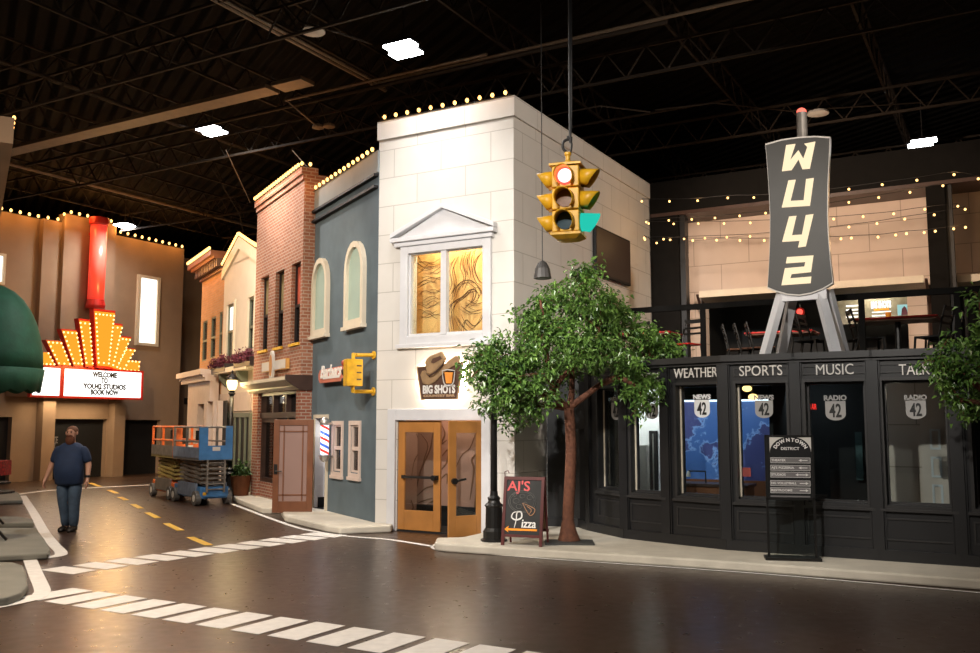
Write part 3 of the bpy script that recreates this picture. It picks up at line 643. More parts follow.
# open half glazed door in front of it
t = thing('entrance_door', 'brown wooden door with frosted panes standing open across the cafe entrance', 'door', tuple(gp(292, 512.5)))
dp_ = gp(272.3, 512.6, .10); fD = Fr((dp_.x, dp_.y, 0), (1, 0, 0)); dw = fD.px(312.5, 500)[0]; dh = fD.px(292, 419.5)[1]
m = MB(); m.box(fD, 0, .12, .1, dh, 0, .045); m.box(fD, dw - .12, dw, .1, dh, 0, .045); m.box(fD, .12, dw - .12, .1, .33, 0, .045); m.box(fD, .12, dw - .12, dh - .12, dh, 0, .045)
m.build('door_frame', M['mahog'], t, bev=.005)
MB().box(fD, .12, dw - .12, .33, dh - .12, .015, .03).build('pane', M['frost'], t)
m = MB()
for x in (.21, dw - .21): m.box(fD, x - .012, x + .012, .33, dh - .12, .03, .042)
for z in (.45, dh - .24): m.box(fD, .12, dw - .12, z - .012, z + .012, .03, .042)
m.build('muntin', M['mahog'], t)
m = MB(); m.box(fD, .02, .09, .86, 1.06, .045, .06); m.path([fD.p(.06, .92, .06), fD.p(.06, .92, .1), fD.p(.19, .92, .1)], .012, 6); m.build('handle', M['blackmetal'], t)
# ------------------------------------------------------------------ brown brick cafe
WB = WG.off(.26)
BL = WB.px(255.5, 290)[0]; BR = GL; BT = 7.3
cafe = thing('brick_cafe_building', 'brown brick building with three tall narrow windows above a shopfront', 'building', empties(WB, (BL + BR) / 2))
bw = [rect(WB, *q) for q in ((260, 268, 277, 350), (275, 283.3, 271, 347), (291, 300, 263, 343))]
zc0, zc1 = WB.px(270, 392)[1], WB.px(270, 382)[1]
holes(MB(), WB, BL, BR, zc0, BT, bw, -.3, 0).build('wall', M['brick'], cafe)
MB().box(WB, BR - .25, BR - .0005, zc0, BT - .001, -3, -.3).build('side_wall', M['brick'], cafe)
MB().box(WB, BL, BR - .25, 0, BT, -3, -2.9).build('rear_wall', M['dark'], cafe)
m = MB(); m.box(WB, BL, BR + .02, BT - .02, BT + .14, -.3, .08); m.box(WB, BL, BR + .01, BT - .14, BT - .02, -.05, .04); m.build('parapet_cap', M['brick'], cafe)
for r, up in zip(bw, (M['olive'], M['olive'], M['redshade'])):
    wo = window(cafe, WB, r, M['sash'], up, M['glassdark'], .09, .05, sill=M['chalkor'] if False else M['yellow'], mid=.47)  # yellow sill colour stands in for warm light on the ledges
c0 = WB.px(241.8, 388)[0]
prof = [(zc0, .06), (zc0 + .05, .1), (zc0 + .09, .1), (zc0 + .16, .24), (zc0 + .2, .3), (zc0 + .27, .3), (zc0 + .27, 0), (zc0, 0)]
m = MB(); rings = [[WB.p(u, z, d) for z, d in prof] for u in (BL - .1, BR + .0)]
m.loft(rings); m.build('shopfront_cornice', M['creamtrim'], cafe)
ec = [(zc0 - .02, .0), (zc0 + .06, .14), (zc0 + .2, .34), (zc0 + .3, .34), (zc0 + .3, -.28), (zc0 - .02, -.28)]
MB().loft([[WB.p(u, z, d) for z, d in ec] for u in (BR, BR + .04)]).build('cornice_end', M['darkwood'], cafe)
# shopfront
pl = WB.px(257, 440)[0]; pr = WB.px(296, 405)[0]; zt1 = zc0; zt0 = WB.px(275, 418)[1]
MB().box(WB, BL + .03, pl, 0, zc0, -.4, .0).build('pier', M['brick2'], cafe)
MB().box(WB, pr, BR, 0, zc0, -.3, .0).build('pier', M['brick2'], cafe)
zs = WB.px(262, 478)[1]; pd = WB.px(272.5, 450)[0]
MB().box(WB, pl, pd, 0.0, zs - .1, -.3, -.08).build('stall_riser', M['brick2'], cafe)
m = MB(); frame_box(m, WB, pl, pd, zs - .1, zt0, .1, -.3, -.1); m.box(WB, pl, pr, zt0, zt0 + .13, -.3, -.06); m.box(WB, pl, pr, zc0 - .08, zc0, -.3, -.08)
for k in range(4):
    u = pl + (pr - pl) * k / 3; m.box(WB, u - .05, u + .05, zt0 + .13, zc0 - .08, -.3, -.08)
m.box(WB, pd - .02, pd + .1, 0, zt0, -.3, -.05); m.build('shopfront_frame', M['darkwood'], cafe)
MB().box(WB, pl + .1, pd - .1, zs, zt0 - .1, -.2, -.19).build('pane', M['glassdark'], cafe)
MB().box(WB, pl, pr, zt0 + .13, zc0 - .08, -.2, -.19).build('transom_pane', M['glassdark'], cafe)
m = MB(); m.box(WB, BL + .3, BR - .3, .05, 3.2, -2.6, -2.5); m.build('shop_interior', M['tandark'], cafe)
tl = MB(); ct = WB.px(277, 394)
for k in range(3): tl.box(WB, pl + .15 + k * .68, pl + .6 + k * .68, zc0 - .26, zc0 - .1, -.26, -.24)
tl.build('glowing_letter_board', M['winlight'], cafe)
point('shop_lamp', tuple(WB.p(pl + .8, 2.4, -1.2)), 50, (1, .75, .4), .1)
# cafe sign
t = thing('cafe_sign', 'cream and orange bar sign with pointed oval medallion on brown brick', 'sign', empties(WB, WB.px(275, 366)[0], WB.px(275, 366)[1]))
a0, a1, z0, z1 = rect(WB, 263.5, 287.8, 360.5, 370.5, .06)
MB().box(WB, a0, a1, z0, z1, .02, .1).build('bar', M['obrick'] if False else mat('sign_orange', (.62, .33, .09), .5), t)
zm = (z0 + z1) / 2
MB().box(WB, a0 + .05, a1 - .05, zm - .1, zm + .1, .1, .115).build('panel', M['paper'], t)
um_ = (a0 + a1) / 2 - .02
def lens(k): return [(um_ + k * .14 * math.copysign(abs(math.sin(a)) ** 1.0, math.sin(a)) * 1.0, zm + k * .34 * math.cos(a)) for a in [2 * math.pi * i / 20 for i in range(20)]]
MB().prism(WB, lens(1), .1, .16).build('medallion_rim', M['paper'], t)
MB().prism(WB, lens(.72), .16, .17).build('medallion', mat('sign_orange_dark', (.5, .2, .05), .5), t)
# ------------------------------------------------------------------ cream gabled building
CL, CR = WG.px(223, 330)[0], WG.px(257, 330)[0] + .3
WC = WG
gab = thing('gabled_building', 'cream building with pointed gable between the two brick buildings', 'building', empties(WC, (CL + CR) / 2))
ze = WC.px(221.8, 271)[1]; zp = WC.px(241, 238)[1]; up_ = WC.px(241, 238)[0]
cw = [rect(WC, *q) for q in ((228, 234.5, 305, 358), (249, 255, 298, 356))]
holes(MB(), WC, CL, CR, 0, ze, cw, -.2, 0).build('wall', M['cream'], gab)
slope = (zp - ze) / (up_ - CL)
MB().prism(WC, [(CL, ze), (CR, ze), (CR, zp - slope * (CR - up_)), (up_, zp)], -.2, 0).build('gable_wall', M['cream'], gab)
m = MB()
for s, e in (((CL - .1, ze - .02), (up_, zp)), ((CR, zp - slope * (CR - up_)), (up_, zp))):
    m.prism(WC, [(s[0], s[1] - .3), (s[0], s[1] + .02), (e[0], e[1] + .05), (e[0], e[1] - .3)], 0, .07)
m.build('gable_molding', M['creamtrim'], gab)
MB().box(WC, CL, CR, 0, ze, -3, -2.9).build('rear_wall', M['dark'], gab)
for i, r in enumerate(cw):
    wo = window(gab, WC, r, M['greenwood'], M['winlight'] if i == 0 else M['glassdark'], M['glassdark'], .0, .05)
    m = MB(); frame_box(m, WC, r[0] - .1, r[1] + .1, r[2] - .1, r[3] + .12, .1, 0, .05); m.build('casing', M['creamtrim'], wo)
zb1 = WC.px(238, 371)[1]
m = MB(); m.box(WC, CL + .2, CR, zb1 - .05, zb1 + .08, 0, .35); m.build('shopfront_canopy', M['creamtrim'], gab)
for u in (WC.px(229.5, 380)[0], WC.px(247.5, 376)[0]):
    MB().prism(Fr(WC.p(u, 0), WC.n), [(.0, zb1 - .05), (.3, zb1 - .05), (.28, zb1 - .2), (.12, zb1 - .4), (0, zb1 - .45)], -.06, .06).build('bracket', M['greenwood'], gab)
s0, s1 = WC.px(226, 440)[0], WC.px(247.5, 440)[0]
zt = WC.px(238, 413)[1]
m = MB(); frame_box(m, WC, s0, s1 + .4, .1, zt, .12, -.02, .06)
for k in range(1, 5): m.box(WC, s0 + (s1 + .4 - s0) * k / 5 - .05, s0 + (s1 + .4 - s0) * k / 5 + .05, .2, zt - .1, 0, .05)
m.build('shopfront_frame', M['greenwood'], gab)
MB().box(WC, s0 + .1, s1 + .3, .2, zt - .1, .002, .012).build('pane', M['glassdark'] if False else M['black'], gab)
MB().box(WC, CL, s1 + .4, zt + .05, zt + .55, 0, .04).build('signboard', M['pinkwhite'], gab)
# flower boxes
def flowers(mb, fr, u0, u1, z, d, n, seed):
    r = random.Random(seed)
    for i in range(n):
        p = fr.p(r.uniform(u0, u1), z + abs(r.gauss(.1, .1)), d + r.uniform(-.12, .22)); s = r.uniform(.03, .06)
        q = [p + Vector((r.uniform(-s, s), r.uniform(-s, s), r.uniform(-s, s))) for _ in range(4)]
        mb.add(q, [(0, 1, 2), (0, 2, 3), (0, 1, 3)])
for k, (q, lab) in enumerate((((213.5, 227, 357, 372), 'left flower box of dark purple blooms above the street lamp'), ((236, 252.5, 353, 366), 'right flower box of dark purple blooms by the brown brick'))):
    a0, a1, z0, z1 = rect(WC, *q, .3)
    t = thing('flower_box', lab, 'planter', empties(WC.off(.3), (a0 + a1) / 2, z0), 'window flower boxes')
    MB().box(WC, a0, a1, z0 - .02, z0 + .2, .02, .36).build('box', M['sash'], t)
    m = MB(); flowers(m, WC, a0 - .0, a1 - .05, z0 + .12, .22, 700, k); m.build('flowers', M['purple'], t, kind='stuff')
# ------------------------------------------------------------------ orange brick building
OL, OR_ = WG.px(200.8, 330)[0], CL - .001
WO = WG
ob = thing('orange_brick_building', 'orange brick building with bracketed cornice at the end of the row', 'building', empties(WO, (OL + OR_) / 2))
ow = [rect(WO, *q) for q in ((202.2, 207, 321, 361), (210.5, 215.5, 317, 358), (218.8, 222.2, 312, 355))]
zo = WO.px(208, 372)[1]; OT = 6.8
holes(MB(), WO, OL, OR_, 0, OT, ow, -.2, 0).build('wall', M['obrick'], ob)
MB().box(WO, OL, OR_, 0, OT, -3, -2.9).build('rear_wall', M['dark'], ob)
MB().box(WO, OL, OL + .2, 0, OT - .01, -2.9, -.2).build('side_wall', M['obrick'], ob)
m = MB(); m.box(WO, OL - .3, OR_ - .02, OT - .02, OT + .12, -.1, .42); m.box(WO, OL - .2, OR_ - .02, OT - .1, OT - .02, 0, .32); m.box(WO, OL - .02, OR_ - .02, OT - .42, OT - .34, 0, .08); m.build('cornice', M['mahog'], ob)
k = OL; m = MB()
while k < OR_ - .1: m.box(WO, k, k + .09, OT - .34, OT - .1, 0, .24); k += .22
m.build('cornice_bracket', M['darkwood'], ob)
for r in ow: window(ob, WO, r, M['greenwood'], M['glassdark'], M['glassdark'], .02, .05)
WO2 = WO.off(.3)
m = MB(); m.box(WO2, OL - .6, OR_ - .05, zo - .16, zo, -.3, .3); m.box(WO2, OL - .5, OR_ - .05, zo - .34, zo - .24, -.3, .16); m.build('shopfront_cornice', M['pinkwhite'], ob)
m = MB(); k = OL - .5
while k < OR_ - .15: m.box(WO2, k, k + .1, zo - .24, zo - .16, -.3, .22); k += .22
m.build('dentil', M['pinkwhite'], ob)
od = [rect(WO2, *q) for q in ((196.5, 203, 404, 470), (206, 219.5, 401, 470))]; od = [(a, b, .1, d) for a, b, c_, d in od]
holes(MB(), WO2, OL - .15, OR_ - .08, 0, zo - .34, od, -.25, 0).build('shopfront', M['pinkwhite'], ob)
for r in od: MB().box(WO2, *r, -.2, -.19).build('pane', M['black'], ob)
m = MB()
for k in (1, 2): m.box(WO2, od[1][0] + (od[1][1] - od[1][0]) * k / 3 - .06, od[1][0] + (od[1][1] - od[1][0]) * k / 3 + .06, .1, od[1][3], -.19, -.05)
m.build('shopfront_mullion', M['pinkwhite'], ob)
# ------------------------------------------------------------------ theatre across the street end
WT = Fr(gp(65, 479), B)
th = thing('theatre_building', 'tan stucco theatre closing the end of the street', 'building', empties(WT, 0))
TU0, TU1 = -5.2, WT.px(181.5, 330)[0]; TT = WT.px(150, 242)[1]
tb = [WT.px(v, 440)[0] for v in (42, 106, 117.5, 160)]; zdk = WT.px(70, 419)[1]; zdr = WT.px(140, 420)[1]
doors = [(tb[0], tb[1], 0, zdk), (tb[2], tb[3], 0, zdr), (-3.9, WT.px(11, 440)[0], 0, WT.px(5, 417)[1])]
lw_ = rect(WT, 135.5, 157.5, 277, 346)
holes(MB(), WT, TU0, TU1, 0, TT, doors, -.3, 0).build('wall', M['tan'], th)
bu0, bu1 = WT.px(54.5, 300)[0], WT.px(107, 300)[0]; TB = WT.px(80, 216.5, .35)[1]
MB().box(WT, bu0, bu1, 3.2, TB, 0, .35).build('centre_bay', M['tan'], th)
MB().box(WT, WT.px(36, 300)[0], bu0, 3.2, TT, 0, .2).build('pilaster', M['tan'], th)
m = MB()
for x in (42, 113): u = WT.px(x, 440)[0]; m = MB(); m.box(WT, u - .25, u + .2, 0, 3.3, 0, .35); m.build('entrance_column', M['tan'], th)
m = MB()
for d in doors: MB().box(WT, d[0], d[1], 0, d[3], -.3, -.2).build('door', M['black'], th)
MB().box(WT, tb[0] - .1, tb[3], 0, .18, .0, .03).build('skirting', M['tandark'], th) if False else None
text('PRIVATE', WT, WT.px(53, 440.5)[0], WT.px(53, 440.5)[1], .3, M['greysign'], 'door_lettering', th, -.19, .004, fit=.62, bold=.01)
text('PARTY', WT, WT.px(53, 445.5)[0], WT.px(53, 445.5)[1], .3, M['greysign'], 'door_lettering', th, -.19, .004, fit=.5, bold=.01)
u0, u1, z0, z1 = rect(WT, 135.5, 158, 276, 346)
m = MB(); frame_box(m, WT, u0, u1, z0, z1, .13, 0, .1, wb=.1, wt=.1); wo = m.build('window', M['creamtrim'], th)
MB().box(WT, u0 + .13, u1 - .13, z0 + .1, z1 - .1, .01, .03).build('lit_pane', M['winlight'], wo)
u1, z0 = WT.px(3, 285); z1 = WT.px(3, 254)[1]
m = MB(); frame_box(m, WT, u1 - .9, u1, z0, z1, .08, 0, .1); wo = m.build('window', M['creamtrim'], th)
MB().box(WT, u1 - .82, u1 - .08, z0 + .08, z1 - .08, .01, .03).build('lit_pane', M['winlight'], wo)
WT2 = Fr(WT.p(TU1, 0, -.6), B)
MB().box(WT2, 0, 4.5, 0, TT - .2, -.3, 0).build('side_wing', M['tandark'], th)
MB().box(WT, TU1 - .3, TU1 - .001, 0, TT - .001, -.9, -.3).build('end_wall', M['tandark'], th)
# red column
t = thing('red_column', 'tall glowing red tube column above the theatre marquee', 'column', tuple(WT.p(WT.px(97, 260, .8)[0], WT.px(97, 305, .8)[1], .8)))
c0 = WT.p(WT.px(97.5, 260, .8)[0], 0, .8); zb = WT.px(97, 306, .8)[1]; ztop = WT.px(97, 218, .8)[1]
def redcol_mat():
    m = mat('red_tube', (.75, .12, .09), .25, var=.05); b = m.node_tree.nodes['Principled BSDF']
    b.inputs['Emission Color'].default_value = (1, .05, .03, 1); b.inputs['Emission Strength'].default_value = .5; return m
MB().lathe((c0.x, c0.y, 0), [(.27, zb + .15), (.27, ztop - .2)], 20).build('tube', redcol_mat(), t, smooth=True)
m = MB(); m.lathe((c0.x, c0.y, 0), [(.3, ztop - .25), (.32, ztop - .2), (.32, ztop), (.3, ztop + .02)], 20); m.build('cap', M['red'], t)
m = MB(); m.lathe((c0.x, c0.y, 0), [(.3, zb - .1), (.32, zb), (.28, zb + .2)], 20); m.build('base', M['red'], t)
for z in (zb + .3, ztop - .5): MB().bar((c0.x, c0.y, z), WT.p(WT.px(97.5, 260, .8)[0], z, .3), .08).build('wall_bracket', M['red'], t)
# marquee
dM = 1.3
mq = thing('theatre_marquee', 'theatre marquee with fan of bulb edged yellow blades over white letter board', 'sign', tuple(WT.p(WT.px(95, 370, dM)[0], 3.0, dM)))
mu0, mu1 = WT.px(30, 380, dM)[0], WT.px(142.5, 385, dM)[0]
mz0 = WT.px(100, 397.5, dM)[1]; mz1 = WT.px(100, 370, dM)[1]
MB().box(WT, mu0, mu1, mz0, mz1, .1, dM - .1).build('cabinet', M['tan'], mq)
mm = WT.px(61.8, 380, dM)[0]
m = MB(); frame_box(m, WT, mu0, mu1, mz0 - .05, mz1 + .05, .07, dM - .1, dM + .04); m.box(WT, mm - .07, mm + .06, mz0, mz1, dM - .1, dM + .04); m.build('red_frame', M['red'], mq)
MB().box(WT, mu0 + .07, mm - .07, mz0, mz1, dM - .05, dM).build('letter_board', M['marqueewhite'], mq)
MB().box(WT, mm + .06, mu1 - .07, mz0, mz1, dM - .05, dM).build('letter_board', M['marqueewhite'], mq)
WTe = Fr(WT.p(mu1, 0, dM), -WT.n)
MB().box(WTe, .12, .95, mz0 + .05, mz1 - .05, 0, .04).build('end_board', M['marqueewhite'], mq)
def mtext(s, px, py, fit):
    text(s, WT, WT.px(px, py, dM)[0], WT.px(px, py, dM)[1], .235, M['blackletter'], 'lettering', mq, dM + .006, .004, fit=fit, bold=.012)
mq_w = lambda a, b: WT.px(b, 385, dM)[0] - WT.px(a, 385, dM)[0]
mtext('WELCOME', 105, 375.2, mq_w(93, 117.5)); mtext('TO', 104.5, 381, mq_w(101.5, 108)); mtext('YOU42 STUDIOS', 105, 387, mq_w(83.5, 126.5)); mtext('BOOK NOW', 104.5, 392.7, mq_w(90.5, 118.5))
dF = 1.25
BLADES = [((320, 103), (440, 116), (405, 430), (338, 424), .14), ((245, 156), (306, 163), (326, 424), (285, 420), .07), ((430, 180), (488, 188), (430, 432), (400, 428), .07),
    ((157, 212), (242, 219), (280, 420), (228, 416), 0.0), ((470, 248), (542, 257), (458, 436), (422, 432), 0.0), ((82, 271), (166, 278), (222, 415), (150, 411), -.07), ((518, 314), (574, 320), (505, 440), (452, 436), -.07),
    ((62, 336), (105, 338), (144, 411), (40, 408), -.14), ((535, 380), (604, 386), (600, 446), (498, 441), -.14)]
AMB = emit('amber_blade', (1, .42, .03), .95)
nb = 0; rest = MB()
for q in BLADES:
    pts = [WT.px(30 + x / 5.44, 290 + y / 5.44, dF) for x, y in q[:4]]; dz = q[4]
    MB().prism(WT, pts, dF - .12 + dz, dF + .1 + dz).build('fan_blade_case', M['red'], mq)
    MB().prism(WT, inset(pts, .92), dF + .1 + dz, dF + .115 + dz).build('fan_blade', AMB, mq)
    ins = inset(pts, .82)
    for e in range(4):
        a, b2 = Vector((*ins[e], 0)), Vector((*ins[(e + 1) % 4], 0)); n = max(1, int((b2 - a).length / .135))
        for k in range(n):
            p = a + (b2 - a) * k / n; c = WT.p(p.x, p.y, dF + .13 + dz)
            if nb < 99: MB().ball(c, .03, 6, 4).build('bulb', M['marqueebulb'], mq); nb += 1
            else: rest.ball(c, .03, 6, 4)
rest.build('outer_bulbs', M['marqueebulb'], mq, kind='stuff')
pm = WT.p(WT.px(95, 340, dM)[0], 4.2, 2.6); point('marquee_glow', tuple(pm), 260, (1, .55, .16), .5)
area('marquee_soffit_lamp', tuple(WT.p((mu0 + mu1) / 2, mz0 - .1, .7)), 3.0, 60, (1, .72, .42), tuple(WT.p((mu0 + mu1) / 2, 0, .9)), sy=.6)
# ------------------------------------------------------------------ left street side: cornice and green dome awning
S_ = Fr(Vector((-8.0, 15.0, 0)), -S)      # viewer on the street looks at it from the right: u runs away from the camera
zc = at_depth(13, 117, 15.0).z
lb = thing('left_corner_building', 'brown building corner with bulb lit cornice at the upper left edge', 'building', tuple(S_.p(3, 0)))
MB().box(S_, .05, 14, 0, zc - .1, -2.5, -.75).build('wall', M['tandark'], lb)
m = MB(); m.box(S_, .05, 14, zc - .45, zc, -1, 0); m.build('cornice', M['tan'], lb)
# dome awning
az0 = at_depth(20, 391, 20.5).z; azm = at_depth(20, 368, 20.5).z; azt = at_depth(-4, 284, 20.5).z
ac = at_depth(-11, 391, 20.6); R0 = (at_depth(36, 368, 20.5).x - ac.x); fa = Fr((ac.x, ac.y, 0), -S)
t = thing('dome_awning', 'green canvas dome awning at the left edge of the street', 'awning', (ac.x, ac.y, az0))
rings = []; NS = 20
an0 = math.atan2(fa.n.y, fa.n.x) - math.pi / 2
for k in range(9):
    a = math.pi / 2 * k / 8; r = R0 * math.cos(a); z = azm + (azt - azm) * math.sin(a); r = max(r, .03)
    rings.append([Vector((ac.x + r * math.cos(an0 + math.pi * i / NS * 1.0), ac.y + r * math.sin(an0 + math.pi * i / NS * 1.0), z)) for i in range(NS + 1)])
def sheet(rings):
    n = len(rings[0]); m = MB(); P = [p for r in rings for p in r]
    m.add(P, [(k * n + i, k * n + i + 1, (k + 1) * n + i + 1, (k + 1) * n + i) for k in range(len(rings) - 1) for i in range(n - 1)]); return m
o = sheet(rings).build('canopy', M['green'], t, smooth=True); sd = o.modifiers.new('thick', 'SOLIDIFY'); sd.thickness = .02
val = [[Vector((ac.x + R0 * q * math.cos(an0 + math.pi * i / 40), ac.y + R0 * q * math.sin(an0 + math.pi * i / 40), z - (.07 * abs(math.sin(i * math.pi / 5)) if z < azm - .1 else 0))) for i in range(41)] for z, q in ((azm, 1.0), (azm - .02, 1.03), (az0 + .04, .97))]
o = sheet(val).build('valance', M['green'], t, smooth=True); sd = o.modifiers.new('thick', 'SOLIDIFY'); sd.thickness = .02
# ------------------------------------------------------------------ string lights along the roof lines
def string_light(label, pts, n, r=.035, m=None, glow=None, sag=0, lift=.03):
    pts = [Vector(p) for p in pts]; t = thing('string_light', label, 'string lights', tuple(pts[0]), 'roof line bulb strings')
    L = [(pts[i + 1] - pts[i]).length for i in range(len(pts) - 1)]; tot = sum(L)
    MB().path(pts, .009, 5).build('wire', M['cable'], t)
    for k in range(n):
        s = tot * (k + .5) / n; i = 0
        while s > L[i] and i < len(L) - 1: s -= L[i]; i += 1
        p = pts[i].lerp(pts[i + 1], s / L[i])
        MB().ball(p + UP * (r + lift), r, 8, 5, sz=1.25).build('bulb', m or M['bulbhot'], t)
    for k in range(glow[0] if glow else 0):
        s = tot * (k + .5) / glow[0]; i = 0
        while s > L[i] and i < len(L) - 1: s -= L[i]; i += 1
        p = pts[i].lerp(pts[i + 1], s / L[i]); point('bulb_glow', tuple(p + (glow[2] if len(glow) > 2 else Vector((0, 0, .1)))), glow[1], (1, .40, .09), .12)
    return t
string_light('bulb string along the parapet of the pale stone building', [WF.p(UL + .03, ZT, .06), WF.p(UR, ZT, .06)], 11, .032, glow=(6, 1.0, WF.n * .25 + UP * .05))
string_light('bulb string along the parapet of the blue grey building', [WG.p(GL, GT, .05), WG.p(GR - .1, GT, .05)], 14, .034, glow=(6, 3, WG.n * .25 + UP * .05))
string_light('bulb string along the top of the brown brick cafe', [WB.p(BL, BT + .14, .1), WB.p(BR, BT + .14, .1), WB.p(BR + .05, BT + .14, -.2)], 22, .036, glow=(6, 6, WB.n * .25 + UP * .05))
string_light('bulb string up and over the cream gable', [WC.p(CL - .08, ze + .06, .08), WC.p(up_, zp + .06, .08), WC.p(CR - .3, zp - slope * (CR - .3 - up_) + .06, .08)], 26, .04, glow=(6, 2, WC.n * .3))
string_light('bulb string along the bracketed cornice of the orange brick building', [WO.p(OL - .25, OT + .12, .44), WO.p(OR_ - .05, OT + .12, .44)], 26, .04, glow=(6, 10, WO.n * .3 - UP * .25))
string_light('bulb string along the stepped theatre parapet', [WT.p(TU0 + 1, TT, .05), WT.p(WT.px(36, 300)[0] - .05, TT, .05), WT.p(bu0 - .05, TT, .22), WT.p(bu0, TB, .38), WT.p(bu1, TB, .38), WT.p(bu1 + .05, TT + .05, .1), WT.p(TU1, TT, .05)], 30, .045, glow=(10, 14, WT.n * .4 + UP * .05))
string_light('bulb string on the cornice at the upper left edge of the photo', [S_.p(.1, zc, .0), S_.p(9, zc, .0)], 30, .03, glow=(2, 3, S_.n * .2 - UP * .1))
# ================================================================== black radio building
Vp = [gp(548, 525.8, .12), gp(580, 527, .12), gp(590, 530.3, .12), gp(626, 538.2, .12), gp(668, 543, .12), gp(728, 549.6, .12)]
Vp = [Vector((p.x, p.y, 0)) for p in Vp]
FL = Fr(Vp[-1], A)
for x in (797.5, 875.5, 957, 1046): Vp.append(FL.p(FL.px(x, 450)[0], 0))
radio = thing('radio_building', 'low black panelled radio studio building with curved corner and big windows', 'building', tuple(Vp[6]))
ZF = FL.px(800, 353)[1]; ZS1 = FL.px(838, 502.5)[1]; ZW = FL.px(838, 381.5)[1]; ZB0 = FL.px(838, 379)[1]; ZL = FL.px(838, 370)[1]
PAN = [None, None, (599, 620), (631.5, 662), (677.5, 719), (737.5, 788), (807, 866.5), (884.5, 948.5), (972, 1030)]
FRS = []
for i in range(len(Vp) - 1):
    a, b = Vp[i], Vp[i + 1]; f = Fr(a, b - a); L = (b - a).length; FRS.append((f, L)); w_ = PAN[i]; hs = []
    if w_:
        h0, h1 = f.px(w_[0], 440)[0], f.px(w_[1], 440)[0]; hs = [(h0, h1, ZS1, ZW)]
    m = MB(); holes(m, f, 0, L, .12, ZF - .05, hs, -.18, 0)
    pan = m.build('facade_panel', M['charcoal'], radio)
    m = MB(); m.box(f, -.02, L + .02, ZF - .09, ZF, -.2, .09); m.box(f, -.01, L + .01, ZF - .13, ZF - .09, -.1, .05); m.build('parapet', M['charline'], radio)
    m = MB(); m.box(f, -.005, L + .005, .12, .26, 0, .05); m.build('plinth', M['charcoal'], radio)
    m = MB()
    if i >= 2:
        m.box(f, -.07, .07, .26, ZF - .13, 0, .045)
        for s in (-.085, .085): m.box(f, s - .008, s + .008, .26, ZF - .13, 0, .03)
        m.build('pilaster', M['charcoal'], radio)
    if w_:
        m = MB(); frame_box(m, f, h0 - .04, h1 + .04, ZS1 - .05, ZW + .04, .04, 0, .03); frame_box(m, f, h0 - .03, h1 + .03, .38, ZS1 - .17, .02, 0, .016)
        frame_box(m, f, h0 - .03, h1 + .03, ZW + .1, ZF - .18, .018, 0, .016); m.box(f, h0 - .08, h1 + .08, ZS1 - .085, ZS1 - .05, 0, .05)
        m.build('molding', M['charline'], pan)
        wf = MB(); frame_box(wf, f, h0, h1, ZS1, ZW, .03, -.16, -.1); wo = wf.build('window', M['charline'], radio)
        if i < 6: MB().box(f, h0 + .0, h0 + .022, ZS1 + .02, ZW - .02, -.1, -.085).build('pale_jamb', M['creamtrim'], wo)
        MB().box(f, h0 + .03, h1 - .03, ZS1 + .03, ZW - .03, -.135, -.125).build('pane', M['glass'], wo)
fw = {2: FRS[2], 3: FRS[3], 4: FRS[4], 5: FRS[5], 6: FRS[6], 7: FRS[7], 8: FRS[8]}
for k, s, x0, x1, yy in ((3, 'EXPRESS', 620, 661.5, 378.5), (4, 'WEATHER', 674.5, 718, 373.3), (5, 'SPORTS', 739.5, 782.5, 371.2), (6, 'MUSIC', 816, 853.5, 370), (7, 'TALK', 899, 930, 370), (8, 'G', 975, 987, 377)):
    f = fw[k][0]; a, b = f.px(x0, yy)[0], f.px(x1, yy)[0]
    text(s, f, (a + b) / 2, f.px((x0 + x1) / 2, yy)[1], .205, M['letter'], 'sign_lettering', radio, .012, .008, fit=b - a, bold=0)
def shield(f, px, py, wpx, word, m, hk=.98):
    c, z = f.px(px, py); a = f.px(px - wpx / 2, py)[0]; b = f.px(px + wpx / 2, py)[0]; w = b - a; h = w * hk; d = -.122
    n = 10; poly = [(c - w / 2, z + h * .5), (c - w / 2, z - h * .18)] + [(c - w / 2 * math.cos(math.pi * k / n), z - h * .18 - h * .34 * math.sin(math.pi * k / n)) for k in range(1, n)] + [(c + w / 2, z - h * .18), (c + w / 2, z + h * .5)]
    # the figures 42 are cut from the decal as dark lettering on it
    o = MB().prism(f, poly, d, d + .004).build('shield_decal', m, radio)
    text('42', f, c, z - .01, h * .98, M['blackletter'], 'shield_figures', radio, d + .006, .002, fit=w * .6, bold=.006)
    text(word, f, c, z + h * .66, w * .36, m, 'shield_word', radio, d + .003, .002, fit=w * 1.12, bold=.004)
shield(fw[2][0], 609.5, 411, 9, 'NEWS', M['decaldim']); shield(fw[3][0], 647, 411, 13, 'NEWS', M['decal']); shield(fw[4][0], 697.5, 408.5, 15.5, 'NEWS', M['decal'])
shield(fw[5][0], 762, 409, 18, 'NEWS', M['decaldim']); shield(fw[6][0], 834, 410.5, 20.5, 'RADIO', M['decaldim']); shield(fw[7][0], 915, 409.5, 20.5, 'RADIO', M['decaldim'])
# roof deck and ceiling of the ground floor
ROOF = [Vp[0], *Vp[1:], Vp[-1] + B * 8.2, Vp[0] + B * 6.5]
QR = [(p.x, p.y) for p in [FRS[0][0].p(.05, 0, -.21)] + [FRS[i][0].p(FRS[i][1] * .5, 0, -.22) for i in range(1, 9)] + [FL.p(FL.px(1046, 450)[0] - .1, 0, -.25), FL.p(FL.px(1046, 450)[0] - .1, 0, -8.2), FRS[0][0].p(.05, 0, -6.2)]]
MB().slab(QR, ZF - .18, ZF - .08).build('roof_deck', M['black'], radio)
MB().slab(QR, 2.5, 2.54).build('studio_ceiling', M['black'], radio)
MB().slab(QR, .12, .16).build('studio_floor', M['tandark'], radio)
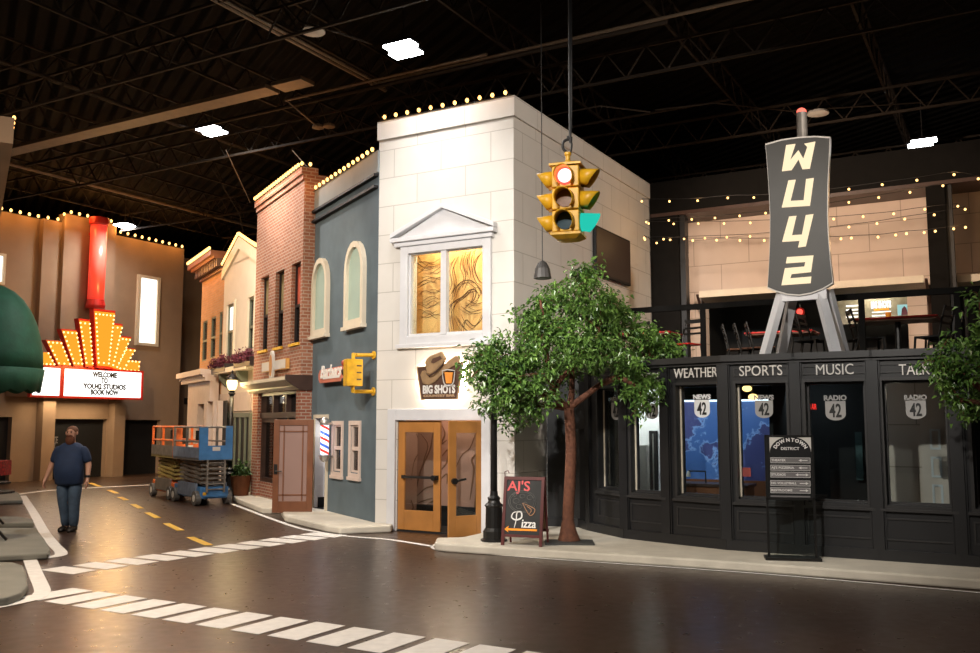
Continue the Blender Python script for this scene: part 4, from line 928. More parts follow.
# ---- studio interiors
def W2(f, x0, x1, d): return f.px(x0, 440, d)[0], f.px(x1, 440, d)[0]
def map_mat():
    m = bpy.data.materials.new('blue_map_wall'); m.use_nodes = True; nt = m.node_tree; b = nt.nodes['Principled BSDF']; b.inputs['Roughness'].default_value = .45
    uv = nt.nodes.new('ShaderNodeUVMap'); n = nt.nodes.new('ShaderNodeTexNoise'); n.inputs['Scale'].default_value = .75; n.inputs['Detail'].default_value = 7; n.inputs['Roughness'].default_value = .62
    nt.links.new(uv.outputs[0], n.inputs['Vector']); r = nt.nodes.new('ShaderNodeValToRGB'); e = r.color_ramp.elements
    e[0].position = .5; e[0].color = (.06, .07, .22, 1); e[1].position = .53; e[1].color = (.06, .15, .42, 1)
    x = e.new(.515); x.color = (.25, .42, .8, 1)
    nt.links.new(n.outputs['Fac'], r.inputs[0]); nt.links.new(r.outputs[0], b.inputs['Base Color']); return m
f4 = fw[4][0]
mu_ = FL.px(672, 440, -2.2)[0]; mw_ = FL.px(797, 440, -2.2)[0] - mu_; fm = Fr(FL.p(mu_, 0, -2.2), A)
t = thing('studio_map_wall', 'blue world map backdrop wall inside the weather and sports studio', 'backdrop', tuple(fm.p(1, .16, 0)))
MB().box(fm, 0, mw_, .95, 2.24, -.1, 0).build('map_panel', map_mat(), t)
MB().box(fm, 0, mw_, .16, .95, -.1, .05).build('wood_base', M['mahog'], t)
MB().box(fm, 0, mw_, 2.24, 2.27, -.1, .02).build('light_strip', emit('cool_strip', (.75, .88, 1), 2.5), t)
area('studio_lamp', tuple(fm.p(.9, 2.42, .9)), 1.4, 11, (.8, .9, 1), tuple(fm.p(.9, 1.3, 0)), sy=.3)
area('studio_lamp', tuple(fm.p(2.3, 2.42, .9)), .8, 5, (.8, .9, 1), tuple(fm.p(2.3, 1.3, 0)), sy=.3)
t = thing('studio_desk', 'dark desk with a bent arm lamp inside the weather window', 'desk', tuple(FL.p(-.3, .16, -1.4)))
fd_ = Fr(FL.p(FL.px(680, 470, -1.7)[0], 0, -1.7), A)
MB().box(fd_, 0, 1.2, .16, .9, 0, .5).build('body', M['mahog'], t); MB().box(fd_, -.03, 1.23, .9, .94, -.03, .53).build('desk_top', M['darkwood'], t)
t = thing('desk_lamp', 'small bent arm lamp on the desk behind the weather window', 'lamp', tuple(fd_.p(.5, .94, .25)))
MB().path([fd_.p(.5, .94, .25), fd_.p(.5, 1.12, .25), fd_.p(.22, 1.12, .25)], .012, 6).build('arm', M['blackmetal'], t); MB().lathe(fd_.p(.22, 1.03, .25), [(.04, 0), (.02, .09)], 10).build('shade', M['paper'], t)
f5 = fw[5][0]
t = tag(MB().box(f5, f5.px(738.5, 465)[0], f5.px(748.5, 465)[0], f5.px(743, 477)[1], f5.px(743, 468)[1], -.12, -.112).build('notice', mat('dull_red_notice', (.3, .05, .04), .6)), 'small red notice in the lower left of the sports window', 'notice')
t = thing('studio_spotlight', 'warm glowing ceiling spotlight seen in the top of the sports window', 'lamp', tuple(f5.p(.3, 2.3, -.9)))
for (x, y) in ((747, 388.5), (753, 397)):
    c = Vector((*f5.p(f5.px(x, y, -.9)[0], 0, -.9).xy, f5.px(x, y, -.9)[1])); MB().ball(c, .05, 8, 5, 1.5).build('lens', emit('warm_spot_lens', (1, .6, .2), 3), t)
    MB().path([c + UP * .04, Vector((c.x, c.y, 2.5))], .012, 6).build('stem', M['cable'], t)
# bright service room behind the narrow windows
f3 = fw[3][0]; f2_ = fw[2][0]
t = thing('service_room', 'bright white room with steel door seen through the narrow window under the tree', 'room', tuple(f3.p(.5, .16, -1.5)))
rw0, rw1 = W2(f3, 615, 672, -1.6)
m = MB(); m.box(f3, rw0 - .6, rw1, .16, 2.5, -1.7, -1.6); m.build('wall', M['white'], t)
a, b = W2(f3, 638, 647, -1.55); MB().box(f3, a, b, .16, 1.5, -1.6, -1.52).build('steel_cabinet', M['steel'], t)
a, b = W2(f3, 649, 656, -1.55); m = MB(); frame_box(m, f3, a, b, .16, 1.75, .05, -1.6, -1.55, wb=0); m.build('door_frame', M['black'], t); MB().box(f3, a + .05, b - .05, .16, 1.7, -1.6, -1.57).build('steel_door', M['steel'], t)
area('service_room_lamp', tuple(f3.p((rw0 + rw1) / 2, 2.4, -.9)), .6, 30, (1, .98, .9), tuple(f3.p((rw0 + rw1) / 2, .6, -1.6)))
MB().box(f3, rw0, rw1, 1.78, 2.3, -.5, -.46).build('bulkhead', M['black'], t)
MB().box(f2_, f2_.px(604, 440, -.32)[0], f2_.px(625, 440, -.32)[0], .16, 2.5, -.36, -.32).build('black_blocker', M['black'], t)  # added black panel keeps the bright room out of this dark pane
MB().box(f2_, .05, f2_.px(603.5, 440, -.3)[0], ZS1, ZW, -.32, -.28).build('white_jamb', M['white'], t)
area('jamb_lamp', tuple(f2_.p(.3, 2.3, -.22)), .15, 1.6, (.9, 1, .95), tuple(f2_.p(.1, 1.4, -.3)))
# music studio, and a wall and door standing in for a reflection in the talk window
f6, f7 = fw[6][0], fw[7][0]
a, b = W2(f6, 795, 868, -2)
MB().box(f6, a, b, .16, 2.5, -2.1, -2).build('music_studio_wall', M['dark'], radio); MB().box(f6, a, a + .05, .16, 2.5, -2, -.3).build('music_studio_wall', M['dark'], radio)
t = tag(MB().box(f6, *W2(f6, 855, 862, -1.9), f6.px(855, 480, -1.9)[1], f6.px(855, 432, -1.9)[1], -1.95, -1.9).build('reflection_panel', mat('dim_reflection', (.05, .08, .08), .2)), 'dim panel standing in for a reflection in the music studio window', 'reflection_panel')  # panel put in as a reflection on the music window glass
t = tag(text('ON AIR', f6, f6.px(811, 407, -1.0)[0], f6.px(811, 407, -1.0)[1], .12, emit('red_sign_glow', (1, .04, .03), 1.2), 'on_air_light', None, -1.0, .01, fit=.15), 'small red glowing light at the left of the music window', 'sign light')
t = thing('talk_reflection_wall', 'cream block wall and white door added to stand in for a reflection in the talk window', 'wall', tuple(f7.p(.5, .16, -1.9)))
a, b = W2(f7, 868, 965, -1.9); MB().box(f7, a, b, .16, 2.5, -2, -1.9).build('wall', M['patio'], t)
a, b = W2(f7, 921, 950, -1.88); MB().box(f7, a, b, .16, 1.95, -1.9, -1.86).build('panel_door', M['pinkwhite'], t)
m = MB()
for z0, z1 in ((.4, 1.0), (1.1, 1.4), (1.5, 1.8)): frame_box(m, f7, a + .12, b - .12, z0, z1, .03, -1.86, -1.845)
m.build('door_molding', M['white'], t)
point('talk_reflection_lamp', tuple(f7.p((a + b) / 2 - .4, 2.3, -1.0)), 1.2, (1, .8, .6), .1)  # added lamp that lights the reflection stand-in
# ================================================================== patio on the roof
DZ = ZF - .08
WR = Fr(WF.p(UR, 0) + B * 7.75, A)        # stone wall of the patio
wtop = 7.0
op = rect(WR, 704, 890, 303, 356); op = (WR.px(706, 320)[0], WR.px(908, 320)[0], DZ, WR.px(800, 296)[1])
op2 = (WR.px(951, 320)[0], WR.px(1040, 320)[0], DZ, WR.px(960, 288)[1])
pw = MB(); holes(pw, WR, .05, 12.5, DZ, wtop, [op, op2], -.25, 0)
tag(pw.build('wall_patio', M['patio']), 'pinkish stone block wall at the back of the roof patio', 'wall', kind='structure')
tag(MB().box(WR, .05, 12.5, 0, DZ - .12, -.25, 0).build('wall_below', M['dark']), 'wall under the roof patio', 'wall', kind='structure')
WBm = Fr(WF.p(UR, 0) + B * 6.72, A)
bz0 = WBm.px(700, 213)[1]; bz1 = WBm.px(660, 182)[1]
t = thing('pergola', 'black steel pergola of posts and deep beam before the patio wall', 'pergola', tuple(WBm.p(3, DZ)))
MB().box(WBm, 0.03, 12.5, bz0 + .1, bz1, -.35, 0).build('beam', M['beam'], t)
MB().box(WBm, 0.03, 12.5, bz0 + .02, bz0 + .1, -1.0, 0.0).build('soffit', M['darkwood'], t)
for x0, x1 in ((651, 679), (929, 948), (1100, 1120)):
    a, b = WBm.px(x0, 260)[0], WBm.px(x1, 260)[0]
    MB().box(WBm, max(a, .03), b, DZ, bz0 + .02, -.35, 0).build('post', M['beam'], t)
    MB().box(WBm, b - .01, b + .12, DZ, bz0 + .02, -.35, -.1).build('post', M['charcoal'], t)
tag(MB().box(WR, .05, 12.5, wtop, wtop + .1, -.3, .0).build('wall_cap', M['duct']), 'lit brown ledge above the black patio beam', 'ledge', kind='structure')
# upswung window panels over the bar opening
t = thing('swing_up_window', 'cream underside of the long swing-up window over the patio bar opening', 'window', tuple(WR.p((op[0] + op[1]) / 2, op[3], 0)))
m = MB().loft([[WR.p(u, op[3] - .02, .02), WR.p(u, op[3] + .04, .02), WR.p(u, op[3] + .2, .5), WR.p(u, op[3] + .05, .5)] for u in (op[0], WR.px(926, 290)[0])]); m.build('panel', M['creamtrim'], t)
m = MB()
for u in (op[0] - .05, WR.px(927, 290)[0] + .03): m.bar(WR.p(u, op[3] + .12, .48), WR.p(u, op[3] - .35, .03), .05); m.bar(WR.p(u, op[3] - 1.2, .03), WR.p(u, op[3] + .05, .03), .06)
m.build('stay', M['darkwood'], t)
t = thing('swing_up_window', 'cream end of another swing-up window at the right edge above the tree', 'window', tuple(WR.p(op2[0], op2[3], 0)))
m = MB().loft([[WR.p(u, op2[3] - .02, .02), WR.p(u, op2[3] + .04, .02), WR.p(u, op2[3] + .2, .5), WR.p(u, op2[3] + .05, .5)] for u in (op2[0], op2[1])]); m.build('panel', M['creamtrim'], t)
MB().box(WR, op2[0] - .2, op2[0] - .06, DZ, op2[3], 0, .1).build('jamb', M['creamtrim'], t)
# bar room behind
m = MB(); u0, u1 = op[0] - .3, op[1] + .3; zt = op[3] + .3
m.box(WR, u0, u1, DZ, zt, -2.9, -2.8); m.box(WR, u0 - .05, u0, DZ, zt, -2.9, -.25); m.box(WR, u1, u1 + .05, DZ, zt, -2.9, -.25); m.box(WR, u0, u1, zt, zt + .05, -2.9, -.25); m.box(WR, u0, u1, DZ - .06, DZ, -2.9, -.25)
tag(m.build('bar_room', M['black']), 'dark bar room behind the patio opening', 'room', kind='structure')
op2b = MB().box(WR, op2[0] - .1, op2[1], DZ, op2[3] + .2, -.6, -.5); tag(op2b.build('bar_room', M['black']), 'dark room behind the right patio window', 'room', kind='structure')
pal = WR.px(735, 300)[0]
MENU = mat('menu_board', (.26, .25, .2), .5, col2=(.13, .12, .09), scale=6)
for q, lab in (((836, 860.5, 298, 324), 'left lit menu board in the bar behind the tall sign legs'), ((865, 915, 297, 324), 'right lit menu board headed BIG SHOTS in the patio bar')):
    a, b, z0, z1 = rect(WR, *q, -1.2)
    t = thing('menu_board', lab, 'menu board', tuple(WR.p((a + b) / 2, z0, -1.2)), 'lit menu boards')
    MB().box(WR, a, b, z0, z1, -1.25, -1.2).build('screen', MENU, t)
    MB().box(WR, (a + b) / 2 - .03, (a + b) / 2 + .03, z1, zt, -1.24, -1.21).build('hanger', M['cable'], t)
    if q[0] > 860:
        text('BIG SHOTS', WR, *WR.px(881, 305, -1.2), .2, M['winlight'], 'menu_heading', t, -1.19, .004, fit=.42, bold=.012)
        MB().box(WR, *WR.px(874, 309.5, -1.2)[:1], WR.px(889, 309.5, -1.2)[0], WR.px(880, 310.2, -1.2)[1], WR.px(880, 308.7, -1.2)[1], -1.2, -1.19).build('orange_line', M['chalkor'], t)
        for y in (312, 315.5, 317.5): MB().box(WR, WR.px(872, y, -1.2)[0], WR.px(891, y, -1.2)[0], WR.px(880, y + .5, -1.2)[1], WR.px(880, y - .5, -1.2)[1], -1.2, -1.19).build('text_line', M['winlight'], t)
        p0 = rect(WR, 897.5, 911, 304.5, 315, -1.2); MB().box(WR, *p0, -1.2, -1.19).build('picture', emit('screen_picture', (.4, .72, .7), .8), t)
        p1 = rect(WR, 901, 908, 306, 315, -1.19); MB().prism(WR, [(p1[0], p1[2]), (p1[1], p1[2]), (p1[1] - .03, p1[3] - .05), ((p1[0] + p1[1]) / 2, p1[3]), (p1[0] + .02, p1[3] - .06)], -1.19, -1.185).build('portrait_shape', mat('dark_plum', (.08, .01, .03), .6), t)
    else:
        for y in (306, 310, 313.5, 317): MB().box(WR, WR.px(846, y, -1.2)[0], WR.px(858, y, -1.2)[0], WR.px(850, y + .7, -1.2)[1], WR.px(850, y - .7, -1.2)[1], -1.2, -1.19).build('text_line', M['winlight'], t)
point('menu_lamp', tuple(WR.p(WR.px(870, 310, -.6)[0], zt - .1, -.7)), 55, (1, .85, .6), .1)
c = WR.p(WR.px(800, 312, -1.5)[0], WR.px(800, 312, -1.5)[1], -1.5)
t = thing('red_bar_light', 'round red glowing light in the bar behind the tall sign', 'lamp', tuple(c)); MB().disc(c, WR.n, .11, .05).build('rim', M['red'], t); MB().disc(c + WR.n * .03, WR.n, .07, .04).build('lens', M['redlens'], t)
MB().bar(c - WR.n * .02, c + UP * (zt - c.z) - WR.n * .02, .04).build('hanger', M['cable'], t)
# television on the side wall
a0 = WS.px(592, 250); a1 = WS.px(626.5, 250); zT = WS.px(600, 229)[1]; zB = WS.px(600, 277)[1]
t = thing('television', 'dark television on the side wall behind the hanging traffic light', 'television', tuple(WS.p((a0[0] + a1[0]) / 2, zB, .05)))
MB().box(WS, a0[0], a1[0], zB, zT, .03, .09).build('casing', M['black'], t, bev=.01); MB().box(WS, a0[0] + .04, a1[0] - .04, zB + .05, zT - .04, .09, .094).build('screen', mat('brown_screen', (.022, .011, .007), .45, var=.05, spec=.3), t)
MB().box(WS, (a0[0] + a1[0]) / 2 - .1, (a0[0] + a1[0]) / 2 + .1, zB + .3, zT - .3, 0, .03).build('mount', M['black'], t)
# railing
RB = FL.off(-1.55)
rz = RB.px(860, 296.5)[1]; ru0 = RB.px(618, 310)[0]; ru1 = RB.px(1046, 290)[0]
t = thing('patio_railing', 'black handrail with glass infill along the roof patio edge', 'railing', tuple(RB.p(2, DZ)))
MB().box(RB, ru0, ru1, rz - .045, rz + .045, -.035, .035).build('handrail', M['beam'], t)
for x in (703, 862, 958): u = RB.px(x, 320)[0]; MB().box(RB, u - .04, u + .04, DZ, rz - .045, -.03, .03).build('post', M['beam'], t)
MB().box(RB, ru0, ru1, DZ + .02, DZ + .06, -.025, .025).build('bottom_rail', M['black'], t)
# tables and chairs of the patio
def make_table(label, loc, rz=0, top=M['redtop'], group='patio tables'):
    t = thing('patio_table', label, 'table', loc, group); c = Vector(loc)
    f = Fr((c.x, c.y, 0), (1, 0, 0)); z = c.z
    MB().box(f, -.6, .6, z + .735, z + .765, -.38, .38).build('tabletop', top, t, bev=.006); MB().box(f, -.58, .58, z + .71, z + .734, -.36, .36).build('underside', M['tablewood'], t)
    MB().lathe((c.x, c.y, z), [(.05, .03), (.045, .71)], 10).build('pedestal', M['blackmetal'], t); m = MB(); m.bar((c.x - .32, c.y, z + .02), (c.x + .32, c.y, z + .02), .07, .04); m.bar((c.x, c.y - .3, z + .02), (c.x, c.y + .3, z + .02), .07, .04); m.build('base', M['blackmetal'], t)
    t.rotation_euler = (0, 0, rz); return t
def make_chair(label, seat=M['black'], group='patio chairs'):
    t = thing('patio_chair', label, 'chair', (0, 0, 0), group); f = ID
    MB().box(f, -.2, .2, .44, .47, -.2, .2).build('seat', seat, t, bev=.008)
    for x in (-.19, .19):
        MB().bar((x, -.18, .45), (x * 1.08, -.22, 0), .028).build('leg', M['blackmetal'], t)
        MB().path([(x * 1.08, .25, 0), (x, .18, .45), (x, .23, .7), (x * .95, .29, .92)], .016, 6).build('leg', M['blackmetal'], t)
    m = MB()
    for z, y, h in ((.88, .278, .07), (.76, .25, .035), (.66, .222, .035)): m.box(f, -.19, .19, z - h / 2, z + h / 2, -y - .012, -y + .012)
    m.build('backrest', M['blackmetal'], t)
    m = MB()
    for a_, b_ in (((-.2, -.2, .2), (.2, -.2, .2)), ((-.2, .22, .2), (.2, .22, .2))): m.bar(a_, b_, .018)
    m.build('stretcher', M['blackmetal'], t); return t
def deck(x, y_, dist): # point on the patio floor at picture column x, dist behind the railing
    f = FL.off(-1.55 - dist); u = f.px(x, 330)[0]; return tuple(f.p(u, DZ))
ang = math.atan2(A.y, A.x)
CH = make_chair('red seated black patio chair at the left end of the railing above the tree', M['redtop'])
chairs = [(685, .7, -.3, None), (655, 1.2, 2.6, 'dark chair at the red table nearest the white side wall'),
    (738, 2.3, 1.9, 'leftmost brown chair of the row at the middle patio table'), (750, 2.2, 1.9, 'second brown chair of the row at the middle patio table'), (762, 2.1, 1.9, 'third brown chair of the row, just left of the sign leg'),
    (808, 1.0, 1.4, 'black chair directly under the tall sign, left of the pair'), (818, 1.1, 1.4, 'black chair under the tall sign, by the right sign leg'), (847, 1.3, 1.6, 'chair between the tall sign and the rail post'),
    (868, 1.0, 1.9, 'black chair at the left end of the brown table on the right'), (932, 1.25, -1.9, 'black chair tilted at the right end of the red edged table'), (943, 1.9, -1.7, 'rearmost black chair before the dark steel post at the right')]
for i, (x, d, r, lab) in enumerate(chairs):
    if i == 0: CH.location = deck(x, 0, d); CH.rotation_euler = (0, 0, ang + r)
    else:
        c = dup(CH, deck(x, 0, d), ang + r, lab)
        if 1 < i: 
            for k_ in c.children:
                if k_.name.startswith('seat'): k_.data = k_.data.copy(); k_.data.materials.clear(); k_.data.materials.append(M['mahog'] if i < 5 else M['black'])
make_table('red patio table close to the white side wall, mostly behind the tree', deck(645, 0, 1.6), ang)
make_table('red edged patio table behind the left leg of the tall sign', deck(782, 0, 2.6), ang)
make_table('brown patio table with red edge right of the tall sign', deck(898, 0, 1.15), ang)
tag(MB().lathe(tuple(Vector(deck(889, 0, 1.05)) + UP * .765), [(.04, 0), (.045, .1), (.03, .1)], 10).build('condiment_holder', M['chalkor']), 'small orange holder on the red edged table right of the sign', 'condiment holder')
# string lights over the patio
def patio_string(label, pxs, dB):
    f = Fr(WF.p(UR, 0) + B * dB, A); pts = []
    for x, y in pxs: u, z = f.px(640 + x / 2.882, 150 + y / 2.882); pts.append(f.p(u, z))
    t = thing('string_light', label, 'string lights', tuple(pts[0]), 'patio bulb strings')
    MB().path(smooth_pts([p + UP * .05 for p in pts], 3), .006, 5).build('wire', M['cable'], t)
    for p in pts: MB().ball(p, .023, 8, 5).build('bulb', M['bulb'], t)
    for p in pts[2::4]: point('bulb_glow', tuple(p), 5.5, (1, .58, .26), .1)
patio_string('uppermost patio bulb string across the black beam', [(5, 148), (85, 148), (166, 146), (253, 138), (328, 137), (420, 132), (510, 124), (602, 113), (698, 100), (798, 87), (905, 71), (975, 83)], 4.3)
patio_string('second patio bulb string, ending high at the right', [(18, 208), (83, 203), (149, 200), (216, 196), (287, 190), (362, 182), (440, 174), (520, 163), (602, 151), (688, 137), (778, 122), (873, 103)], 5.0)
patio_string('third patio bulb string across the middle of the stone wall', [(25, 212), (97, 213), (168, 212), (242, 212), (318, 210), (400, 207), (480, 203), (558, 199), (643, 192), (731, 184), (821, 171), (916, 162)], 5.7)
patio_string('fourth patio bulb string just below the middle one', [(12, 253), (48, 268), (87, 259), (127, 256), (187, 254), (250, 252), (317, 249), (400, 242), (520, 232), (602, 222), (683, 212), (763, 199), (848, 187), (937, 171)], 5.2)
patio_string('lowest patio bulb string over the bar opening', [(14, 258), (68, 257), (152, 261), (221, 260), (288, 261), (358, 261), (440, 260), (579, 256), (609, 254), (686, 251), (737, 245), (768, 241), (819, 238), (851, 234), (904, 227), (938, 223)], 4.6)
spot('patio_spot', tuple(WBm.p(3.2, 6.2, 5.2)), tuple(WR.p(4.3, 4.6)), 1250, 95, (1, .76, .57))
# ================================================================== tall WU42 sign
FW = FL.off(-.55)
def fz(x, y, d=0): return FW.px(x, y, d)
t = thing('tower_sign', 'tall curved grey sign tower with lit letters W U 4 2 on white legs', 'sign', tuple(FW.p(fz(799, 340)[0], DZ, -.25)))
Lp = [(765.3, 144), (767, 165), (768.8, 190), (770, 217), (769.6, 245), (768.5, 268), (767.3, 288)]
Rp = [(830, 137), (829, 160), (827.8, 185), (827.4, 214), (828.5, 240), (830.5, 262), (833, 283)]
bot = [(823, 289), (811, 293.5), (799, 295.5), (787, 294.5), (776, 291.5)]; top = [(781, 139.5), (798, 137), (815, 136)]
poly = [fz(*p) for p in Lp + bot[::-1] + Rp[::-1] + top[::-1]]
bz = .13
MB().prism(FW, poly, -bz, -.012).build('cabinet', M['steel'], t)
MB().prism(FW, inset(poly, .985), -.012, .0).build('face', M['signgrey'], t)
o = MB().prism(FW, inset(poly, 1.004), -.04, -.005).build('edge_trim', M['paper'], t)
LET = [[(745 + x / 5.936, 90 + y / 5.936) for x, y in [(245, 328), (300, 321), (268, 418), (318, 358), (347, 408), (370, 340), (352, 320), (418, 307), (385, 468), (341, 471), (318, 412), (277, 476), (220, 483)]]]
for P in ([(428, 88), (449, 86), (434, 147), (472, 145), (479, 84), (501, 81), (490, 161), (409, 166)], [(430, 192), (451, 190), (438, 246), (467, 244), (478, 188), (500, 185), (478, 278), (456, 281), (460, 262), (410, 265)],
          [(424, 309), (500, 304), (493, 352), (437, 358), (433, 370), (494, 365), (492, 384), (408, 390), (418, 341), (474, 336), (477, 323), (421, 327)]):
    LET.append([(640 + x / 2.882, 150 + y / 2.882) for x, y in P])
for P in LET: MB().prism(FW, [fz(*p) for p in P], 0, .012).build('lit_letter', M['signlight'], t)
for (x0, y0), (x1, y1), d in (((782, 293), (762.5, 352), .2), ((791, 294), (778.5, 352), -.75), ((819, 291), (837, 352), .2), ((826, 290), (846, 352), -.6)):
    a = FW.px(x0, y0, -.1); b = FW.px(x1, 352, d)
    top_ = FW.p(a[0], a[1] + .02, -.12 if d > -.3 else -.24); botp = FW.p(b[0], DZ, d); MB().bar(botp, top_, .125, .1).build('leg', M['steel'] if False else M['white'], t)
b0 = fz(789, 294); b1 = fz(816, 292)
m = MB(); m.box(FW, fz(779, 292)[0], fz(826, 290)[0], fz(800, 300)[1], fz(800, 290)[1], -bz + .02, -.03); m.build('base_plate', M['white'], t)
cx_, cz_ = fz(800.5, 137); cp = FW.p(cx_, 0, -.14); ztm = fz(800, 110)[1]
MB().lathe((cp.x, cp.y, 0), [(.075, cz_ - .05), (.075, ztm)], 16).build('mast', M['liftgrey'], t, smooth=False)
MB().ball((cp.x, cp.y, ztm), .075, 12, 8).build('beacon', M['beacon'], t)
# ================================================================== hanging traffic light
tc_ = at_depth(567, 240, 11.4); TL = Vector((tc_.x + .02, tc_.y, tc_.z))
tl = thing('traffic_light', 'yellow four way traffic light hanging from a cable, red lamp lit', 'traffic light', tuple(TL))
ta = Fr(TL, Vector((math.cos(.30), -math.sin(.30), 0)))
hw = .172; sh = .285; z0 = TL.z + .07
tl_f = [ta]
for k in range(3):
    f_ = tl_f[-1]; tl_f.append(Fr(TL, -f_.n))
for k in range(3): MB().box(ta, -hw, hw, z0 + k * sh + .008, z0 + (k + 1) * sh - .008, -hw, hw).build('section', M['yellow'], tl, bev=.012)
m = MB(); m.loft([[ta.p(u, z, d) for u, d in ((-s, -s), (s, -s), (s, s), (-s, s))] for s, z in ((hw + .03, z0 + 3 * sh), (hw + .03, z0 + 3 * sh + .025), (hw - .06, z0 + 3 * sh + .06))]); m.build('top_cap', M['yellow'], tl)
m = MB(); m.loft([[ta.p(u, z, d) for u, d in ((-s, -s), (s, -s), (s, s), (-s, s))] for s, z in ((hw + .02, z0), (hw + .02, z0 - .03), (hw - .05, z0 - .075), (.05, z0 - .095))]); m.build('bottom_cap', M['yellow'], tl)
m = MB(); m.lathe((TL.x, TL.y, z0 + 3 * sh + .055), [(.05, 0), (.05, .03), (.03, .05), (.03, .1), (.045, .12), (.045, .15)], 12); m.build('hanger', M['yellow'], tl)
for si, f_ in enumerate(tl_f):
    for k in range(3):
        zc_ = z0 + (k + .5) * sh; c = f_.p(0, zc_, hw); r = .112
        lm = {2: M['redlens'], 1: M['ambergloss'], 0: M['bluelens']}[k] if si != 1 else {2: M['ambergloss'], 1: M['ambergloss'], 0: M['greenglow']}[k]
        MB().disc(c + f_.n * .008, f_.n, r, .02).build('lens', lm, tl)
        if lm is M['redlens']: MB().disc(c + f_.n * .014, f_.n, r * .8, .02).build('lamp_core', M['redcore'], tl)
        # tunnel visor: most of a tube, cut back towards its lower edge
        n = 18; rg = [[], []]
        for i in range(n + 1):
            a = math.radians(-52 + 284 * i / n); lo = .5 - .5 * math.sin(a); L = .235 - .165 * lo
            for j, dd in ((0, hw), (1, hw + L)):
                rr = r + .008; rg[j].append(f_.p(rr * math.cos(a), zc_ + rr * math.sin(a) - (.02 if j else 0), dd))
        vm = M['greenglow'] if (si == 1 and k == 0) else M['yellow']  # visor itself glows green, in place of lamp light on its inside
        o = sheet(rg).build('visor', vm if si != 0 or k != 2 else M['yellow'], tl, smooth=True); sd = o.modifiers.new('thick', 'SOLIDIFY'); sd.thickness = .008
zt_ = z0 + 3 * sh + .2
m = MB(); m.path(smooth_pts([(TL.x, TL.y, zt_), (TL.x - .06, TL.y, zt_ + .06), (TL.x - .05, TL.y, zt_ + .15), (TL.x + .04, TL.y, zt_ + .22), (TL.x + .03, TL.y, zt_ + .5), (TL.x + .05, TL.y, 9.5)], 5), .018, 8)
m.path(smooth_pts([(TL.x + .03, TL.y, zt_ - .02), (TL.x + .05, TL.y, zt_ + .12), (TL.x - .0, TL.y, zt_ + .22), (TL.x + .05, TL.y, zt_ + .55), (TL.x + .07, TL.y, 9.5)], 5), .014, 8)
m.build('cable', M['cable'], tl)
point('red_lamp_glow', tuple(ta.p(0, z0 + 2.5 * sh, hw + .06)), 1.2, (1, .15, .08), .04)
point('green_lamp_glow', tuple(tl_f[1].p(0, z0 + .5 * sh, hw + .05)), .8, (.05, 1, .7), .04)
# pendant speaker
sp_ = at_depth(542.5, 279, 14.0)
t = thing('pendant_speaker', 'black bell shaped pendant hanging on a thin cord left of the tree top', 'pendant', tuple(sp_))
MB().lathe(tuple(sp_), [(.11, 0), (.14, .01), (.135, .05), (.115, .16), (.07, .25), (.03, .28)], 14).build('shade', M['liftgrey'] if False else mat('dark_pendant', (.035, .032, .03), .45), t)
MB().path([sp_ + UP * .28, (sp_.x, sp_.y, 9.5)], .008, 6).build('cord', M['cable'], t)
# ================================================================== trees
def leaf_at(mb, p, r, L):
    d = Vector((r.gauss(0, 1), r.gauss(0, 1), r.gauss(-.35, .7))).normalized(); s = d.cross(Vector((r.gauss(0, .4), r.gauss(0, .4), 1))).normalized(); n = s.cross(d).normalized(); w = L * .24
    mb.add([p, p + d * L * .35 + s * w + n * .012, p + d * L - n * .02, p + d * L * .35 - s * w + n * .012, p + d * L * .4 - n * .006], [(0, 1, 4), (1, 2, 4), (2, 3, 4), (3, 0, 4)])
def tree(name, label, trunk, limbs, clumps, nleaf, L, seed, trunk_r, parent_loc):
    r = random.Random(seed); t = thing(name, label, 'tree', parent_loc)
    MB().path(smooth_pts(trunk, 4), [trunk_r(k / (len(smooth_pts(trunk, 4)) - 1)) for k in range(len(smooth_pts(trunk, 4)))], 12).build('trunk', M['bark'], t, smooth=True)
    m = MB(); tw = MB()
    for pts in limbs:
        sp = smooth_pts(pts, 4); n = len(sp); m.path(sp, [.05 * (1 - .8 * k / n) + .006 for k in range(n)], 7)
    lf = MB()
    vol = [c[1] * c[1] * c[2] for c in clumps]; tot = sum(vol)
    tips = [p for l in limbs for p in l[1:]]
    for (c, rx, rz), v in zip(clumps, vol):
        c = Vector(c); rx *= 1.02; rz *= 1.02; n = int(nleaf * v / tot)
        near = min(tips, key=lambda q: (Vector(q) - c).length); q0 = Vector(near)
        ns = max(5, n // 26)
        for k in range(ns):
            while True:
                o = Vector((r.uniform(-1, 1), r.uniform(-1, 1), r.uniform(-1, 1)))
                if o.length < 1: break
            o = o.normalized() * o.length ** .6 * (r.uniform(1.05, 1.4) if r.random() < .22 else 1)
            e = c + Vector((o.x * rx, o.y * rx, o.z * rz))
            if k % 3 == 0: tw.path([q0, q0.lerp(e, .5) + UP * .04, e], [.008, .006, .003], 4)
            b = (e - q0).normalized() if (e - q0).length > .01 else UP
            for j in range(n // ns):
                p = e - b * r.uniform(-.06, .22) + Vector((r.gauss(0, .05), r.gauss(0, .05), r.gauss(0, .055)))
                leaf_at(lf, p, r, L * r.uniform(.7, 1.15))
    m.build('branches', M['bark'], t, smooth=True); tw.build('twigs', M['bark'], t, kind='stuff')
    lf.build('foliage', M['leaf'], t, kind='stuff')
    return t
tb_ = gp(569, 542, .12); ty = tb_.y
P_ = lambda x, y, dy=0: at_depth(x, y, ty + dy)
fork = P_(569, 408)
trunk = [tb_, P_(568, 520), P_(570, 480), P_(571, 445), fork]
